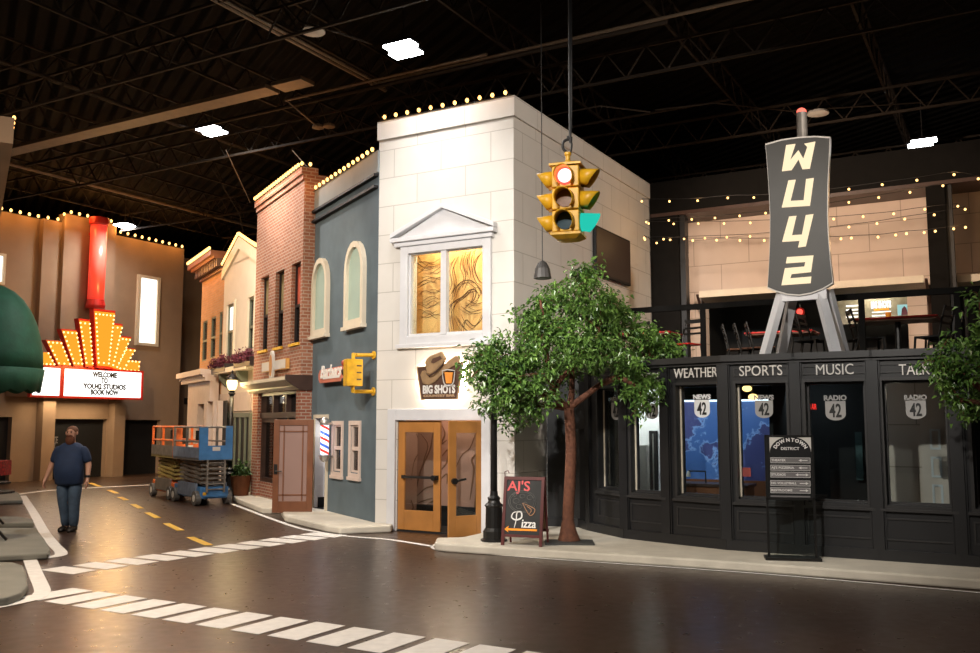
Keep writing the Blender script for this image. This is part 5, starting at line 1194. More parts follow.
limbs = [[fork, P_(556, 398), P_(560, 380, -.1), P_(575, 366, -.15), P_(590, 350, -.2), P_(600, 330, -.3)], [fork, P_(585, 396), P_(605, 382, .1), P_(628, 372, .15), P_(650, 360, .2), P_(672, 352, .2)], [fork, P_(550, 395, -.2), P_(530, 392, -.3), P_(510, 380, -.35), P_(490, 362, -.4)],
         [fork, P_(572, 390, .2), P_(572, 350, .4), P_(575, 310, .4), P_(588, 275, .3)], [P_(556, 398), P_(548, 370, -.2), P_(545, 330, -.2), P_(540, 300, -.2)], [P_(605, 382, .1), P_(620, 378, -.3), P_(640, 390, -.4), P_(645, 405, -.4)], [fork, P_(540, 405, .2), P_(520, 410, .3), P_(500, 415, .3)], [P_(572, 350, .4), P_(600, 325, .5), P_(625, 310, .6)]]
CL_ = [((474, 364, -.4), .2, .16), ((480, 372, -.4), .26, .27), ((500, 352, -.35), .36, .28), ((500, 390, -.3), .36, .33), ((520, 412, -.1), .3, .24), ((513, 425, .1), .17, .12), ((530, 370, -.4), .4, .33), ((545, 335, -.2), .42, .33), ((533, 318, 0), .32, .2), ((560, 308, .1), .42, .36), ((582, 285, .2), .34, .3), ((592, 272, .2), .17, .2), ((600, 310, -.1), .42, .32), ((620, 330, .1), .45, .33), ((575, 350, -.5), .45, .28), ((605, 355, -.4), .42, .27), ((645, 345, .2), .38, .28), ((668, 348, .2), .3, .18), ((640, 370, -.2), .36, .26), ((642, 395, -.4), .26, .3), ((632, 404, -.4), .18, .2), ((656, 388, -.3), .18, .22), ((560, 372, .5), .4, .2), ((522, 395, .3), .34, .26), ((548, 398, -.35), .2, .16), ((680, 352, .2), .14, .1), ((487, 410, .0), .2, .16)]
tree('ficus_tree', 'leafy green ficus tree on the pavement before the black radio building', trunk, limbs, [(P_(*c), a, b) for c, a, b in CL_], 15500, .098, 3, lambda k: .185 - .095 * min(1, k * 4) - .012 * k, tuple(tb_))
ma = gp(569, 543, .12); fM = Fr(ma, (1, -.04, 0))
m = MB()
holes(m, fM, -.35, .36, .12, .125, [], -.2, .26) if False else m.box(fM, -.36, .36, .121, .145, -.22, .26)
tag(m.build('tree_grate', M['signgrey']), 'dark square mat under the tree trunk on the pavement', 'tree grate')
Q_ = lambda x, y, dy=0: at_depth(x, y, 10.4 + dy)
tb2 = gp(1012, 585, .12); tb2 = Vector((Q_(1014, 560).x, 10.4, .12))
fork2 = Q_(1008, 420)
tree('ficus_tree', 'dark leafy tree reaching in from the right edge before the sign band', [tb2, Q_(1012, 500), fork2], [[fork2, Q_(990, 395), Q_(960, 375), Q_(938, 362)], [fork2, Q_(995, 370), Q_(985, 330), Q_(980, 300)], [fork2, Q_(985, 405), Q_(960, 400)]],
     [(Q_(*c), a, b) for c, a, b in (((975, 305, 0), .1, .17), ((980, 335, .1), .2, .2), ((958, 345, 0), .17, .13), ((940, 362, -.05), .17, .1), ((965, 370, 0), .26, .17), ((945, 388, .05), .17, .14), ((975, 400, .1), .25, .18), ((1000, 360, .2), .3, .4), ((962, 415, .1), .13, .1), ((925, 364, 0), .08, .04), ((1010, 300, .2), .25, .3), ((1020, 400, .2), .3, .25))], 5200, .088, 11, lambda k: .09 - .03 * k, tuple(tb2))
# ================================================================== street lamps
def lamp_post(label, base, H, head=True, r=.045, sc=1.0):
    t = thing('street_lamp', label, 'street lamp', tuple(base)); b = tuple(base)
    MB().lathe(b, [(.2, 0), (.2, .03), (.165, .04), (.165, .15), (.15, .17), (.13, .2), (.125, .5), (.145, .53), (.1, .57), (.085, .6), (.1, .64), (.06, .68), (.055, .74)], 16).build('base', M['blackmetal'], t)
    MB().lathe(b, [(r * 1.15, .72), (r, H - .05)], 14).build('pole', M['blackmetal'], t, smooth=True)
    if head:
        MB().lathe(b, [(.05, H - .1), (.09, H - .03), (.06, H), (.1, H + .04)], 12).build('collar', M['blackmetal'], t)
        MB().lathe(b, [(.07, H + .04), (.11, H + .1), (.135, H + .22), (.12, H + .3)], 14).build('globe', M['globe'], t, smooth=True)
        MB().lathe(b, [(.145, H + .29), (.12, H + .36), (.06, H + .43), (.025, H + .46), (.03, H + .5), (.01, H + .54)], 14).build('cap', M['blackmetal'], t)
    return t
lp = gp(494, 541, .12)
l1 = lamp_post('black fluted lamp post between the oak doors and the pizza chalkboard', lp, 2.9, False)
MB().lathe(tuple(lp), [(.05, 2.84), (.07, 2.9), (.02, 2.97)], 12).build('finial', M['blackmetal'], l1)
sb = Fr((lp.x, lp.y, 0), (1, -.05, 0)); zs_ = at_depth(530, 364, lp.y).z
t = thing('street_name_sign', 'teal street sign on the lamp post, mostly hidden by tree leaves', 'sign', tuple(sb.p(.3, zs_)))
MB().box(sb, .05, .72, zs_ - .06, zs_ + .06, -.012, .012).build('blade', M['teal'], t); MB().box(sb, -.06, .06, zs_ - .03, zs_ + .03, -.06, .06).build('clamp', M['blackmetal'], t)
LQ = WG.off(.75); lu = LQ.px(230.5, 440)[0]; lb_ = LQ.p(lu, .12); lH = LQ.px(230.5, 397)[1]
lamp_post('black street lamp with glowing globe before the cream gabled building', lb_, lH, True, .05)
point('street_lamp_light', (lb_.x, lb_.y, lH + .2), 90, (1, .72, .34), .18)
# ================================================================== chalkboard
cb = gp(529, 544, .12)
fc = Fr(gp(500.5, 545.5, .12) if False else at_depth(501, 545, gp(530, 545, .12).y), (1, -.38, 0)); yb = fc.o.y
t = thing('chalkboard_sign', "folding chalkboard on the pavement reading AJ'S Pizza with orange arrow", 'sign', (cb.x, yb, .12))
wB = fc.px(544.5, 500)[0]; hB = fc.px(525, 477)[1]
fl = .30          # the board leans back
class Lean:
    """frame of a leaning panel"""
    def __init__(s, o, u, tilt): s.o = Vector(o); s.u = Vector(u).normalized(); n = Vector((s.u.y, -s.u.x, 0)); s.n = (n * math.cos(tilt) + UP * math.sin(tilt)); s.v = (UP * math.cos(tilt) - n * math.sin(tilt))
    def p(s, u, z, d=0): return s.o + s.u * u + s.v * z + s.n * d
    def px(s, x, y, d=0):
        r = ray(x, y); q = s.o + s.n * d; t_ = (q - CAM).dot(s.n) / r.dot(s.n); h = CAM + r * t_ - s.o; return h.dot(s.u), h.dot(s.v)
LF = Lean(Vector((fc.o.x, yb, .12)), fc.u, .16); lw_ = LF.px(543.5, 510)[0]; lh = LF.px(525, 477)[1]
m = MB(); frame_box(m, LF, 0, lw_, .12, lh, .045, -.02, .012, wb=.04); m.box(LF, 0, .045, 0, .12, -.02, .012); m.box(LF, lw_ - .045, lw_, 0, .12, -.02, .012); m.build('front_frame', M['frame_red'], t)
MB().box(LF, .045, lw_ - .045, .16, lh - .045, -.012, 0).build('slate', M['board'], t)
hp = LF.p(0, lh, -.02); BK = Lean(hp - Vector((-LF.u.y, LF.u.x, 0)) * 0, LF.u, -.17)
BL_ = hp.z - .12; bl = BL_ / math.cos(.17)
m = MB(); 
for u in (0, lw_ - .045): m.bar(BK.p(u + .022, 0, -.02), BK.p(u + .022, -bl, -.02), .045, .03)
m.bar(BK.p(0, -bl + .2, -.02), BK.p(lw_, -bl + .2, -.02), .03, .04); m.bar(BK.p(0, -.02, -.02), BK.p(lw_, -.02, -.02), .03, .04); m.build('rear_frame', M['frame_red'], t)
MB().box(BK, .04, lw_ - .04, -bl + .2, -.03, -.025, -.015).build('rear_slate', M['liftwood'], t)
m = MB(); m.path([LF.p(.01, lh - .02, 0), LF.p(.0, lh + .07, 0), LF.p(.05, lh + .09, 0), LF.p(.07, lh + .05, 0)], .008, 6); m.build('hook', M['frame_red'], t)
def cpx(x, y): return LF.px(475 + x / 7.254, 470 + y / 7.254)
def ctext(s, x, y, size, m_, fit, **k): a = cpx(x - fit / 2, y); b = cpx(x + fit / 2, y); text(s, LF, (a[0] + b[0]) / 2, a[1], size, m_, 'chalk_lettering', t, .002, .002, fit=b[0] - a[0], **k)
ctext("AJ'S", 320, 118, .2, M['chalkred'], 165, bold=.003)
ctext('izza', 388, 390, .17, M['chalk'], 105, bold=.003, shear=.1)
m = MB(); stroke(m, LF, [cpx(*p) for p in ((285, 420), (300, 360), (306, 310), (335, 305), (338, 345), (300, 362), (268, 345), (278, 312), (312, 300))], .011, .003); m.build('chalk_flourish', M['chalk'], t)
m = MB(); m.prism(LF, [cpx(*p) for p in ((212, 428), (245, 405), (240, 422), (450, 430), (450, 445), (240, 438), (242, 452))], .002, .005); m.build('chalk_arrow', M['chalkor'], t)
m = MB()
for cx_, cy_, rr in ((345, 230, 100), (345, 230, 88), (300, 225, 22), (345, 190, 18), (400, 200, 20), (320, 265, 20), (290, 180, 14), (365, 245, 14)):
    m = MB(); stroke(m, LF, [cpx(cx_ + rr * math.cos(a), cy_ + rr * .8 * math.sin(a)) for a in [2 * math.pi * k / 10 for k in range(11)]], .004, .003); m.build('chalk_ring', M['chalkgrey'], t)
m = MB(); stroke(m, LF, [cpx(*p) for p in ((345, 240), (435, 285), (400, 330), (345, 240))], .006, .004); stroke(m, LF, [cpx(*p) for p in ((375, 262), (410, 290), (395, 318))], .006, .004); m.build('chalk_slice', M['chalktan'], t)
# ================================================================== directory stand
db = gp(791.5, 559, .12); fD2 = Fr(at_depth(768, 559, db.y), A * .4 + Vector((1, 0, 0)) * .6); 
w2_ = fD2.px(815.5, 500)[0]; zt2 = fD2.px(790, 435)[1]; zm2 = fD2.px(790, 500)[1]
t = thing('directory_sign', 'black directory stand headed DOWNTOWN DISTRICT on the pavement', 'sign', (db.x, db.y, .12))
m = MB(); 
for u in (0, w2_ - .03): m.box(fD2, u, u + .03, .14, zt2, -.025, 0)
m.box(fD2, 0, w2_, zt2 - .03, zt2, -.025, 0); m.box(fD2, 0, w2_, zm2, zm2 + .03, -.025, 0); m.build('frame', M['blackmetal'], t)
MB().box(fD2, -.04, w2_ + .04, .12, .155, -.17, .13).build('base', M['blackmetal'], t)
MB().box(fD2, .03, w2_ - .03, zm2 + .03, zt2 - .03, -.018, -.006).build('panel', M['black'], t)
MB().box(fD2, .03, w2_ - .03, .155, zm2, -.014, -.010).build('lower_glass', M['glass'], t)
def dpx(x, y): return fD2.px(765 + x / 8.71, 430 + y / 8.71)
# pale corner pieces around the arch
arc = [(45 + 352 * .5 + 180 * math.cos(a), 195 - 138 * math.sin(a)) for a in [math.pi * k / 16 for k in range(17)]]
m = MB(); m.prism(fD2, [dpx(38, 55)] + [dpx(*p) for p in arc[8:]][0:] , -.006, -.003); m.prism(fD2, [dpx(405, 55)] + [dpx(*p) for p in arc[:9]], -.006, -.003)
m.build('corner_panel', M['paper'], t)
for i, ch in enumerate('DOWNTOWN'):
    a = math.radians(150 - 120 * (0, .115, .265, .43, .565, .69, .845, 1.0)[i]); x = 221 + 148 * math.cos(a); y = 205 - 118 * math.sin(a); q = dpx(x, y)
    text(ch, fD2, q[0], q[1], .062, M['dirwhite'], 'heading_letter', t, -.003, .002, bold=.003, rot=a - math.pi / 2)
q = dpx(218, 163); text('DISTRICT', fD2, q[0], q[1], .052, M['dirwhite'], 'heading_word', t, -.003, .002, fit=dpx(298, 160)[0] - dpx(138, 160)[0], bold=.001)
for s, y, x1, ar in (('THEATER', 263, 180, -1), ("AJ'S PIZZERIA", 328, 255, -1), ('STUDIOS', 388, 180, 0), ('NG VOLLEYBALL', 462, 275, 1), ('RESTROOMS', 524, 238, 1)):
    a, b = dpx(48, y), dpx(395, y); hz = .036
    m = MB(); m.box(fD2, a[0], b[0], a[1] - hz, a[1] + hz, -.006, -.004); o = m.build('row_plate', M['greysign'], t)
    m = MB(); frame_box(m, fD2, a[0], b[0], a[1] - hz, a[1] + hz, .004, -.004, -.002); m.build('row_border', M['dirwhite'], o)
    c0 = dpx(55, y)[0]; c1 = dpx(x1, y)[0]; text(s, fD2, (c0 + c1) / 2, a[1], .04, M['dirwhite'], 'row_lettering', o, -.003, .0015, fit=c1 - c0, bold=.001)
    x0, x2 = (dpx(303 if ar else 275, y)[0], dpx(370, y)[0]); mz = a[1]; m = MB(); m.box(fD2, x0, x2, mz - .005, mz + .005, -.004, -.002)
    if ar <= 0: m.prism(fD2, [(x0 - .015, mz), (x0 + .02, mz + .018), (x0 + .02, mz - .018)], -.004, -.002)
    if ar >= 0: m.prism(fD2, [(x2 + .015, mz), (x2 - .02, mz - .018), (x2 - .02, mz + .018)], -.004, -.002)
    m.build('arrow', M['dirwhite'], o)
a, b = dpx(48, 575), dpx(395, 575); MB().box(fD2, a[0], b[0], a[1] - .012, a[1] + .008, -.006, -.004).build('lower_strip', M['greysign'], t)
# ================================================================== yellow signal bracket, red script sign, barber pole on the grey wall
def gpt(x, y, d): u, z = WG.px(x, y, d); return WG.p(u, z, d)
sgx = WG.off(0); dS = .42
def gz(x, y, d=dS): return WG.px(x, y, d)
t = thing('wall_traffic_signal', 'yellow traffic signal with red visor held by brackets on the grey wall', 'traffic light', tuple(gpt(356, 390, dS)))
zA = gz(355, 359)[1]; zB = gz(355, 386)[1]; uB = WG.px(363, 372, dS - .15)[0]; uA = uB - .2
MB().box(WG, uA, uB, zB, zA, dS - .15, dS + .15).build('signal_box', M['yellow'], t, bev=.012)
m = MB()
for zz_ in (zA - .12, (zA + zB) / 2, zB + .12): m.box(WG, uB, uB + .004, zz_ - .012, zz_ + .012, dS - .12, dS - .03)
m.build('slot', M['darkwood'], t)
n = 14
for k, mm_ in enumerate((M['red'], M['black'], M['black'])):
    zc_ = zA - (k + .5) * (zA - zB) / 3; rr = .095
    MB().disc(WG.p(uA - .01, zc_, dS), -WG.u, .09, .03).build('lens', M['redlens'] if False else M['ambergloss'], t)
    rg = [[], []]
    for i in range(n + 1):
        a = math.radians(-50 + 280 * i / n); lo = .5 - .5 * math.sin(a)
        for j, off in ((0, 0), (1, .34 - .22 * lo)): rg[j].append(WG.p(uA - off, zc_ + rr * math.sin(a), dS + rr * math.cos(a)))
    o = sheet(rg).build('visor', mm_, t, smooth=True); sd = o.modifiers.new('thick', 'SOLIDIFY'); sd.thickness = .008
for (x0, y0), z_ in (((373.2, 357), zA + .04), ((373, 388), zB - .04)):
    e = WG.p(uB + .42, z_ + (.06 if z_ > zB else -.06), .03); e = WG.p(.0, z_ + (.05 if z_ > zB else -.05), .0); s_ = WG.p(uB - .1, z_ - (.04 if z_ > zB else -.04), dS); k1 = WG.p(uB - .1, e.z, dS)
    MB().path([s_, k1, WG.p(-.34, e.z, dS * .75), WG.p(-.22, e.z, .02)], .035, 8).build('bracket', M['yellow'], t); MB().disc(WG.p(-.22, e.z, .02), WG.n, .075, .03).build('flange', M['yellow'], t)
t = thing('script_sign', 'red and pink sign with white script lettering on the grey wall', 'sign', tuple(gpt(333, 380, .05)))
a0, a1, z0, z1 = rect(WG, 321, 344.5, 367.5, 382, .08)
po = [(a0 + .05, z0), (a1 - .02, z0 - .0), (a1 - .02, z1), (a0 + .05, z1 - .02), (a0 - .04, z1 - .1), (a0 - .04, z0 + .08)]
MB().prism(WG, po, .02, .12).build('panel', mat('coral_sign', (.55, .17, .11), .5, var=.2, scale=4), t)
text('Barbers', WG, (a0 + a1) / 2, (z0 + z1) / 2 + .06, .34, M['letter'], 'lettering', t, .125, .006, fit=(a1 - a0) * .9, bold=.012, shear=.3)
MB().box(WG, a0 + .25, a1 - .15, z0 + .07, z0 + .12, .12, .13).build('underline', M['letter'], t)
def stripes():
    m = bpy.data.materials.new('barber_stripes'); m.use_nodes = True; nt = m.node_tree; b = nt.nodes['Principled BSDF']
    tc = nt.nodes.new('ShaderNodeTexCoord'); sp = nt.nodes.new('ShaderNodeSeparateXYZ'); nt.links.new(tc.outputs['Object'], sp.inputs[0])
    at = nt.nodes.new('ShaderNodeMath'); at.operation = 'ARCTAN2'; nt.links.new(sp.outputs[1], at.inputs[0]); nt.links.new(sp.outputs[0], at.inputs[1])
    k = nt.nodes.new('ShaderNodeMath'); k.operation = 'MULTIPLY_ADD'; k.inputs[1].default_value = 1 / (2 * math.pi); nt.links.new(at.outputs[0], k.inputs[0])
    z = nt.nodes.new('ShaderNodeMath'); z.operation = 'MULTIPLY'; z.inputs[1].default_value = 4.2; nt.links.new(sp.outputs[2], z.inputs[0]); nt.links.new(z.outputs[0], k.inputs[2])
    fr_ = nt.nodes.new('ShaderNodeMath'); fr_.operation = 'FRACT'; nt.links.new(k.outputs[0], fr_.inputs[0])
    r = nt.nodes.new('ShaderNodeValToRGB'); r.color_ramp.interpolation = 'CONSTANT'; e = r.color_ramp.elements; e[0].color = (.85, .88, .95, 1); e[1].position = .3; e[1].color = (.75, .04, .03, 1)
    for p, c in ((.52, (.85, .88, .95, 1)), (.75, (.05, .12, .5, 1))): x = e.new(p); x.color = c
    nt.links.new(fr_.outputs[0], r.inputs[0]); nt.links.new(r.outputs[0], b.inputs['Base Color']); nt.links.new(r.outputs[0], b.inputs['Emission Color']); b.inputs['Emission Strength'].default_value = 1.2
    b.inputs['Roughness'].default_value = .2; return m
bp_ = gpt(324.3, 459, .2); bz_ = gpt(324.3, 421, .2).z
t = thing('barber_pole', 'lit red white and blue barber pole by the shop doorway', 'barber pole', tuple(bp_))
MB().lathe(tuple(bp_), [(.085, .06), (.085, bz_ - bp_.z - .06)], 16).build('striped_tube', stripes(), t, smooth=True)
MB().lathe(tuple(bp_), [(.03, -.06), (.08, -.02), (.105, .03), (.105, .08)], 14).build('lower_cap', M['steel'], t); MB().lathe((bp_.x, bp_.y, bz_), [(.105, -.08), (.105, -.03), (.08, .03), (.03, .07)], 14).build('upper_cap', M['steel'], t)
m = MB()
for z in (bp_.z + .05, bz_ - .05): m.bar((bp_.x, bp_.y, z), WG.p(WG.px(324.3, 440, .2)[0], z, 0), .04)
m.build('wall_bracket', M['steel'], t)
# ================================================================== scissor lifts
def lift(label, base, rz, main, worn, ladder=True, seed=0, mid=None):
    t = thing('scissor_lift', label, 'lift', tuple(base), 'parked scissor lifts'); f = Fr((base.x, base.y, 0), (1, 0, 0)); mid = mid or M['liftgrey']
    W, Ln = .78, 1.85; h = W / 2
    # local: x across, depth runs away (d negative = back)
    m = MB(); m.box(f, -h + .06, h - .06, .16, .42, -Ln, 0); m.build('chassis', main, t, bev=.015)
    m = MB(); m.box(f, -h + .02, -h + .07, .2, .5, -Ln * .8, -Ln * .12); m.box(f, h - .07, h - .02, .2, .5, -Ln * .8, -Ln * .12); m.build('side_panel', worn, t)
    MB().box(f, -h + .12, h - .12, .2, .42, 0, .03).build('front_panel', main, t); MB().box(f, -.28, -.2, .24, .31, .03, .034).build('sticker', M['yellow'], t)
    for sx_ in (-1, 1):
        for d in (-.16, -Ln + .2):
            c = f.p(sx_ * (h - .03), .17, d); w_ = MB().path([c - f.u * .06, c + f.u * .06], .168, 16).build('wheel', M['rubber'], t); MB().path([c - f.u * .066, c + f.u * .066], .08, 12).build('hub', M['paper'], w_)
    m = MB(); zz = .5; nst = 5; dz = .1
    for s in range(nst):
        for x in (-.24, .24):
            m.bar(f.p(x, zz, -.15), f.p(x, zz + dz, -Ln + .15), .03, .05); m.bar(f.p(x * .9, zz + dz, -.15), f.p(x * .9, zz, -Ln + .15), .03, .05)
        m.bar(f.p(-.3, zz + .02, -.12), f.p(.3, zz + .02, -.12), .04, .05); zz += dz
    m.build('scissor_stack', mid, t)
    MB().box(f, -.2, .2, .5, 1.0, -Ln + .3, -.3).build('hydraulic_pack', M['liftwood'], t)
    zp_ = 1.02
    m = MB(); m.box(f, -h, h, zp_, zp_ + .06, -Ln, 0); m.build('platform', mid, t)
    m = MB(); m.box(f, -h, -h + .03, zp_ + .02, zp_ + .3, -Ln, 0); m.box(f, h - .03, h, zp_ + .02, zp_ + .3, -Ln, 0); m.build('toe_board', worn, t)
    MB().box(f, -h, h, zp_ + .02, zp_ + .2, -.02, .03).build('front_toe_board', main, t)
    m = MB(); zr = 1.78
    for x in (-h + .03, h - .03):
        for d in (-.02, -Ln / 2, -Ln + .02): m.box(f, x - .025, x + .025, zp_, zr, d - .025, d + .025)
        for z in (zr, 1.45): m.path([f.p(x, z, 0), f.p(x, z, -Ln)], .022, 8)
    for d in (0, -Ln):
        for z in (zr,): m.path([f.p(-h + .03, z, d), f.p(h - .03, z, d)], .022, 8)
    m.build('guard_rail', main if seed else mid, t)
    m = MB(); m.box(f, -h, -h + .2, zp_ + .2, zr, -.02, .02); m.box(f, h - .16, h, zp_ + .2, zr + .03, -.02, .02); m.box(f, -h + .2, h - .16, zp_ + .2, zp_ + .34, -.02, .02); m.build('gate', main, t)
    MB().box(f, -.08, .1, zp_ + .22, zp_ + .31, .02, .024).build('label_plate', M['paper'], t)
    m = MB()
    for x in (-.2, .2): m.box(f, x - .02, x + .02, .3, zp_ + .02, .04, .08)
    for k in range(6): m.box(f, -.2, .2, .36 + k * .12, .385 + k * .12, .045, .075)
    if ladder: m.build('ladder', M['liftgrey'], t)
    MB().box(f, -h + .05, -h + .2, zr - .3, zr - .08, -.4, -.25).build('control_box', M['black'], t)
    t.rotation_euler = (0, 0, rz); return t
b1 = gp(214, 505.5); st = math.atan2(S.y, S.x) + math.pi / 2
lift('blue scissor lift with ladder, in front of the orange one', b1, st + .12, M['blue'], mat('worn_blue_grey', (.16, .2, .28), .6, var=.3, scale=6))
b2 = gp(187, 499.8)
lift('orange scissor lift parked behind the blue one', b2, st + .10, M['orange'], M['liftgrey'], False, 1, M['khaki'])
# ================================================================== planter by the cafe
pf = WG.off(.5); pc = pf.p(pf.px(240.5, 470)[0], .12); 
t = thing('potted_plant', 'leafy plant in a brown pot at the left pier of the brick cafe', 'plant', tuple(pc))
MB().lathe(tuple(pc), [(.2, 0), (.27, .46), (.29, .48), (.24, .48)], 16).build('pot', M['pot'], t)
r = random.Random(4); m = MB()
for i in range(260): leaf_at(m, Vector(pc) + Vector((r.gauss(0, .13), r.gauss(0, .13), .5 + abs(r.gauss(0, .13)))), r, .14)
m.build('foliage', mat('dark_leaf', (.06, .14, .03), .5, var=.5, scale=8), t, kind='stuff')
# ================================================================== left patio furniture
lt = gp(-17, 492, ZS)
t = thing('cloth_table', 'small table under a red patterned cloth at the far left edge', 'table', tuple(lt)); lc = Vector(lt)
fz_ = Fr((lt.x, lt.y, 0), (1, .1, 0)); wl = .48
rg = [[fz_.p(x * wl, z, d * wl) + fz_.u * (.03 * math.sin(k * 2.2) if z < .7 else 0) for k, (x, d) in enumerate(((-1, -1), (-.3, -1), (.3, -1), (1, -1), (1, -.3), (1, .3), (1, 1), (.3, 1), (-.3, 1), (-1, 1), (-1, .3), (-1, -.3)))] for z in (.42 + ZS, .8 + ZS)]
m = MB(); m.loft(rg, False); m.box(fz_, -wl, wl, .79 + ZS, .805 + ZS, -wl, wl); m.build('tablecloth', M['redcloth'], t)
m = MB(); m.lathe(lc, [(.035, .02), (.035, .79)], 8)
for a in (.6, 2.2, 3.8, 5.3): m.bar(lc + UP * .3, lc + Vector((.42 * math.cos(a), .42 * math.sin(a), .02)), .03)
m.build('pedestal', M['blackmetal'], t)
for (x, y), lab in (((-14, 525), 'black splayed table leg on the narrow slab at the left edge'), ((-14, 541), 'black splayed table leg on the wide slab at the left edge')):
    c = gp(x, y, ZS); t = thing('bistro_table', lab, 'table', tuple(c)); MB().lathe(tuple(c), [(.02, .3), (.02, .72)], 8).build('column', M['blackmetal'], t)
    MB().lathe(tuple(c), [(.36, .72), (.36, .75)], 20).build('tabletop', M['blackmetal'], t); m = MB()
    for a in (.1, 2.2, 4.3): m.bar(c + UP * .33, c + Vector((.3 * math.cos(a), .3 * math.sin(a), .015)), .035)
    m.build('leg', M['blackmetal'], t)
# ================================================================== the man
def skin_mesh(name, joints, edges, m, parent, sub=2, loc=(0, 0, 0)):
    me = bpy.data.meshes.new(name); ks = list(joints); me.from_pydata([Vector(joints[k][0]) for k in ks], [(ks.index(a), ks.index(b)) for a, b in edges], [])
    o = bpy.data.objects.new('tmp_skin', me); C.objects.link(o); md = o.modifiers.new('s', 'SKIN'); md.use_smooth_shade = True
    for i, k in enumerate(ks): 
        rr = joints[k][1]; me.skin_vertices[0].data[i].radius = rr if isinstance(rr, tuple) else (rr, rr); me.skin_vertices[0].data[i].use_root = (i == 0)
    sb_ = o.modifiers.new('sub', 'SUBSURF'); sb_.levels = sub; sb_.render_levels = sub
    dg = bpy.context.evaluated_depsgraph_get(); nm = bpy.data.meshes.new_from_object(o.evaluated_get(dg)); bpy.data.objects.remove(o)
    nm.name = name; nm.materials.clear(); nm.materials.append(m)
    for p in nm.polygons: p.use_smooth = True
    q = bpy.data.objects.new(name, nm); C.objects.link(q); q.parent = parent; return q
mg = gp(67.3, 531.3)
man = thing('person', 'bearded man in navy t-shirt and blue jeans walking down the street', 'person', tuple(mg))
# local: x = picture right, y = away from the camera
J = {'pelvis': ((0, 0, .95), (.14, .11)), 'belly': ((0, -.05, 1.12), (.19, .17)), 'chest': ((0, -.02, 1.34), (.17, .12)), 'neckb': ((0, .0, 1.5), (.085, .085)), 'neck': ((.005, -.015, 1.57), (.072, .075)),
     'jaw': ((.012, -.05, 1.63), (.074, .085)), 'head': ((.012, -.04, 1.72), (.088, .105)), 'crown': ((.012, -.03, 1.79), (.062, .078)),
     'lsh': ((.19, .0, 1.42), .062), 'lel': ((.31, .03, 1.17), .056), 'lwr': ((.34, -.06, .93), .036), 'lpalm': ((.345, -.085, .86), (.035, .026)),
     'rsh': ((-.19, .0, 1.42), .062), 'rel': ((-.33, .03, 1.18), .056), 'rwr': ((-.395, -.04, .93), .036), 'rpalm': ((-.41, -.075, .86), (.035, .026)),
     'lhip': ((.1, .0, .86), .085), 'lkn': ((.105, -.03, .5), .078), 'lan': ((.1, .02, .1), .05), 'ltoe': ((.115, -.12, .045), .042),
     'rhip': ((-.1, .0, .86), .085), 'rkn': ((-.055, -.05, .5), .078), 'ran': ((-.05, .1, .11), .05), 'rtoe': ((-.075, -.04, .045), .042)}
E_ = [('pelvis', 'belly'), ('belly', 'chest'), ('chest', 'neckb'), ('neckb', 'neck'), ('neck', 'jaw'), ('jaw', 'head'), ('head', 'crown'), ('chest', 'lsh'), ('lsh', 'lel'), ('lel', 'lwr'), ('lwr', 'lpalm'), ('chest', 'rsh'), ('rsh', 'rel'), ('rel', 'rwr'), ('rwr', 'rpalm'),
      ('pelvis', 'lhip'), ('lhip', 'lkn'), ('lkn', 'lan'), ('lan', 'ltoe'), ('pelvis', 'rhip'), ('rhip', 'rkn'), ('rkn', 'ran'), ('ran', 'rtoe')]
for s, sg_ in (('l', 1), ('r', -1)):
    px_, py_, pz_ = J[s + 'palm'][0]
    for k in range(4):
        y = py_ - .028 + k * .019; L = (.07, .08, .075, .06)[k]
        J[f'{s}f{k}a'] = ((px_ + sg_ * .004, y, pz_ - .04), .0105); J[f'{s}f{k}b'] = ((px_ + sg_ * .002, y - .004, pz_ - .04 - L * .55), .0095); J[f'{s}f{k}c'] = ((px_ - sg_ * .018, y - .008, pz_ - .04 - L), .008)
        E_ += [(s + 'palm', f'{s}f{k}a'), (f'{s}f{k}a', f'{s}f{k}b'), (f'{s}f{k}b', f'{s}f{k}c')]
    J[s + 'ta'] = ((px_ - sg_ * .012, py_ - .045, pz_ - .005), .0115); J[s + 'tb'] = ((px_ - sg_ * .022, py_ - .06, pz_ - .05), .009); E_ += [(s + 'palm', s + 'ta'), (s + 'ta', s + 'tb')]
skin_mesh('body', J, E_, M['skin'], man, 2)
# face
def lb_(c): return Vector(mg) + Vector(c)
fcn = (.012, -.145)
MB().ball(lb_((.012, -.148, 1.70)), .019, 8, 6, .8, 1.0, 1.4).build('nose', M['skin'], man, smooth=True)
for sx_ in (-1, 1):
    MB().ball(lb_((.012 + sx_ * .034, -.131, 1.722)), .011, 8, 5).build('eye', M['shoe'], man); MB().ball(lb_((.012 + sx_ * .096, -.03, 1.705)), .028, 8, 6, .45, .8, 1.1).build('ear', M['skin'], man, smooth=True)
    MB().ball(lb_((.012 + sx_ * .036, -.132, 1.742)), .02, 8, 5, 1.2, .5, .3).build('eyebrow', M['beard'], man)
m = MB(); m.ball(lb_((.012, -.085, 1.585)), .085, 14, 10, .95, .75, 1.15); m.ball(lb_((.012, -.12, 1.655)), .05, 12, 6, 1.25, .55, .5); m.build('beard', M['beard'], man, smooth=True)
MB().ball(lb_((.012, -.138, 1.664)), .016, 8, 5, 1.4, .5, .4).build('mouth', mat('lips', (.3, .11, .09), .5), man)
MB().ball(lb_((.012, -.005, 1.752)), .098, 16, 10, .98, 1.05, .82).build('hair', mat('cropped_hair', (.16, .075, .045), .8, var=.3, scale=50), man, smooth=True)
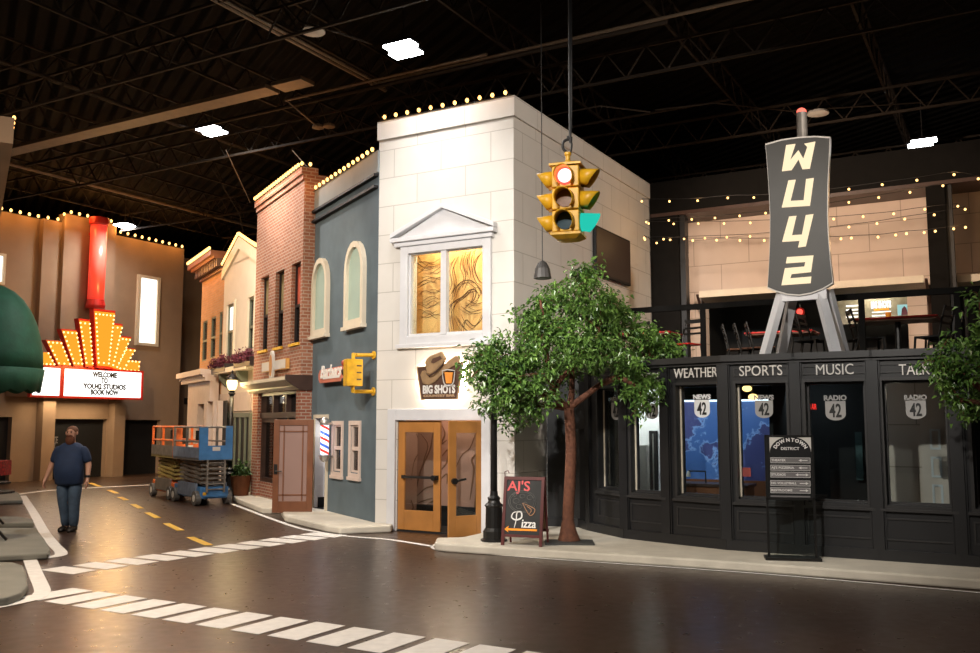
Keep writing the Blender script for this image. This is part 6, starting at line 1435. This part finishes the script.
# clothes
def ring(c, rx, ry, n=16, p=2.4):
    out = []
    for k in range(n):
        a = 2 * math.pi * k / n; cx_, sx_ = math.cos(a), math.sin(a)
        out.append(lb_(c) + Vector((rx * math.copysign(abs(cx_) ** (2 / p), cx_), ry * math.copysign(abs(sx_) ** (2 / p), sx_), 0)))
    return out
def tilt_ring(c, d, rx, n=12):
    d = Vector(d).normalized(); x = d.cross(Vector((0, 1, 0))).normalized(); y = d.cross(x)
    return [lb_(c) + x * (rx * math.cos(2 * math.pi * k / n)) + y * (rx * 1.05 * math.sin(2 * math.pi * k / n)) for k in range(n)]
m = MB(); m.loft([ring((0, -.005, .80), .232, .182), ring((0, -.01, .83), .234, .185), ring((0, -.035, .92), .243, .205), ring((0, -.06, 1.05), .25, .225), ring((0, -.05, 1.2), .245, .205), ring((0, -.025, 1.34), .245, .17), ring((0, -.005, 1.43), .25, .155), ring((0, .0, 1.5), .19, .125), ring((0, .0, 1.55), .1, .095)])
for sg_ in (-1, 1):
    m.loft([tilt_ring((sg_ * .16, .0, 1.45), (sg_ * .6, 0, -.6), .085), tilt_ring((sg_ * .22, .0, 1.4), (sg_ * .4, 0, -.8), .092), tilt_ring((sg_ * .265, .012, 1.3), (sg_ * .3, 0, -.9), .082), tilt_ring((sg_ * .305, .02, 1.17), (sg_ * .3, 0, -.9), .084)])
o = m.build('t_shirt', M['navy'], man, smooth=True); sb2 = o.modifiers.new('sub', 'SUBSURF'); sb2.levels = 1; sb2.render_levels = 1
m = MB()
m.loft([ring((0, -.0, .97), .215, .165), ring((0, .0, .88), .222, .168), ring((0, .0, .78), .205, .155)])
for pts in (((.105, .0, .86, .115, .15), (.108, -.01, .7, .108, .13), (.108, -.03, .5, .092, .105), (.105, .0, .28, .084, .1), (.105, .0, .045, .078, .11)), ((-.105, .0, .86, .115, .15), (-.095, -.02, .7, .108, .13), (-.075, -.05, .5, .092, .105), (-.062, .04, .28, .084, .1), (-.055, .06, .05, .078, .11))):
    m.loft([ring((x, y, z), rx, ry, 14, 2.1) for x, y, z, rx, ry in pts])
o = m.build('jeans', M['denim'], man, smooth=True); sb2 = o.modifiers.new('sub', 'SUBSURF'); sb2.levels = 1; sb2.render_levels = 1
for a, b in ((('lan', 'ltoe')), (('ran', 'rtoe'))):
    p, q = Vector(J[a][0]), Vector(J[b][0]); zl = .0
    m = MB(); c = lb_((q.x, q.y, zl)); 
    rings = []
    for dy, wx, hz_ in ((-.1, .03, .045), (-.06, .052, .075), (.02, .056, .1), (.1, .05, .13), (.17, .045, .12), (.19, .02, .06)):
        rings.append([c + Vector((wx * math.cos(t_), dy, max(0, hz_ / 2 + hz_ / 2 * math.sin(t_)))) for t_ in [2 * math.pi * k / 10 for k in range(10)]])
    m.loft(rings); m.build('shoe', M['shoe'], man, smooth=True)
MB().lathe(lb_((.338, -.055, .935)), [(.044, 0), (.046, .02), (.044, .04)], 12).build('watch', M['black'], man)
# exit like small wall box on the theatre end wall
q = WT2.px(189, 401); tag(MB().box(WT2, q[0] - .25, q[0] + .25, q[1] - .12, q[1] + .12, 0, .2).build('wall_speaker', M['black']), 'small black box on the brown wall left of the orange brick building', 'speaker')
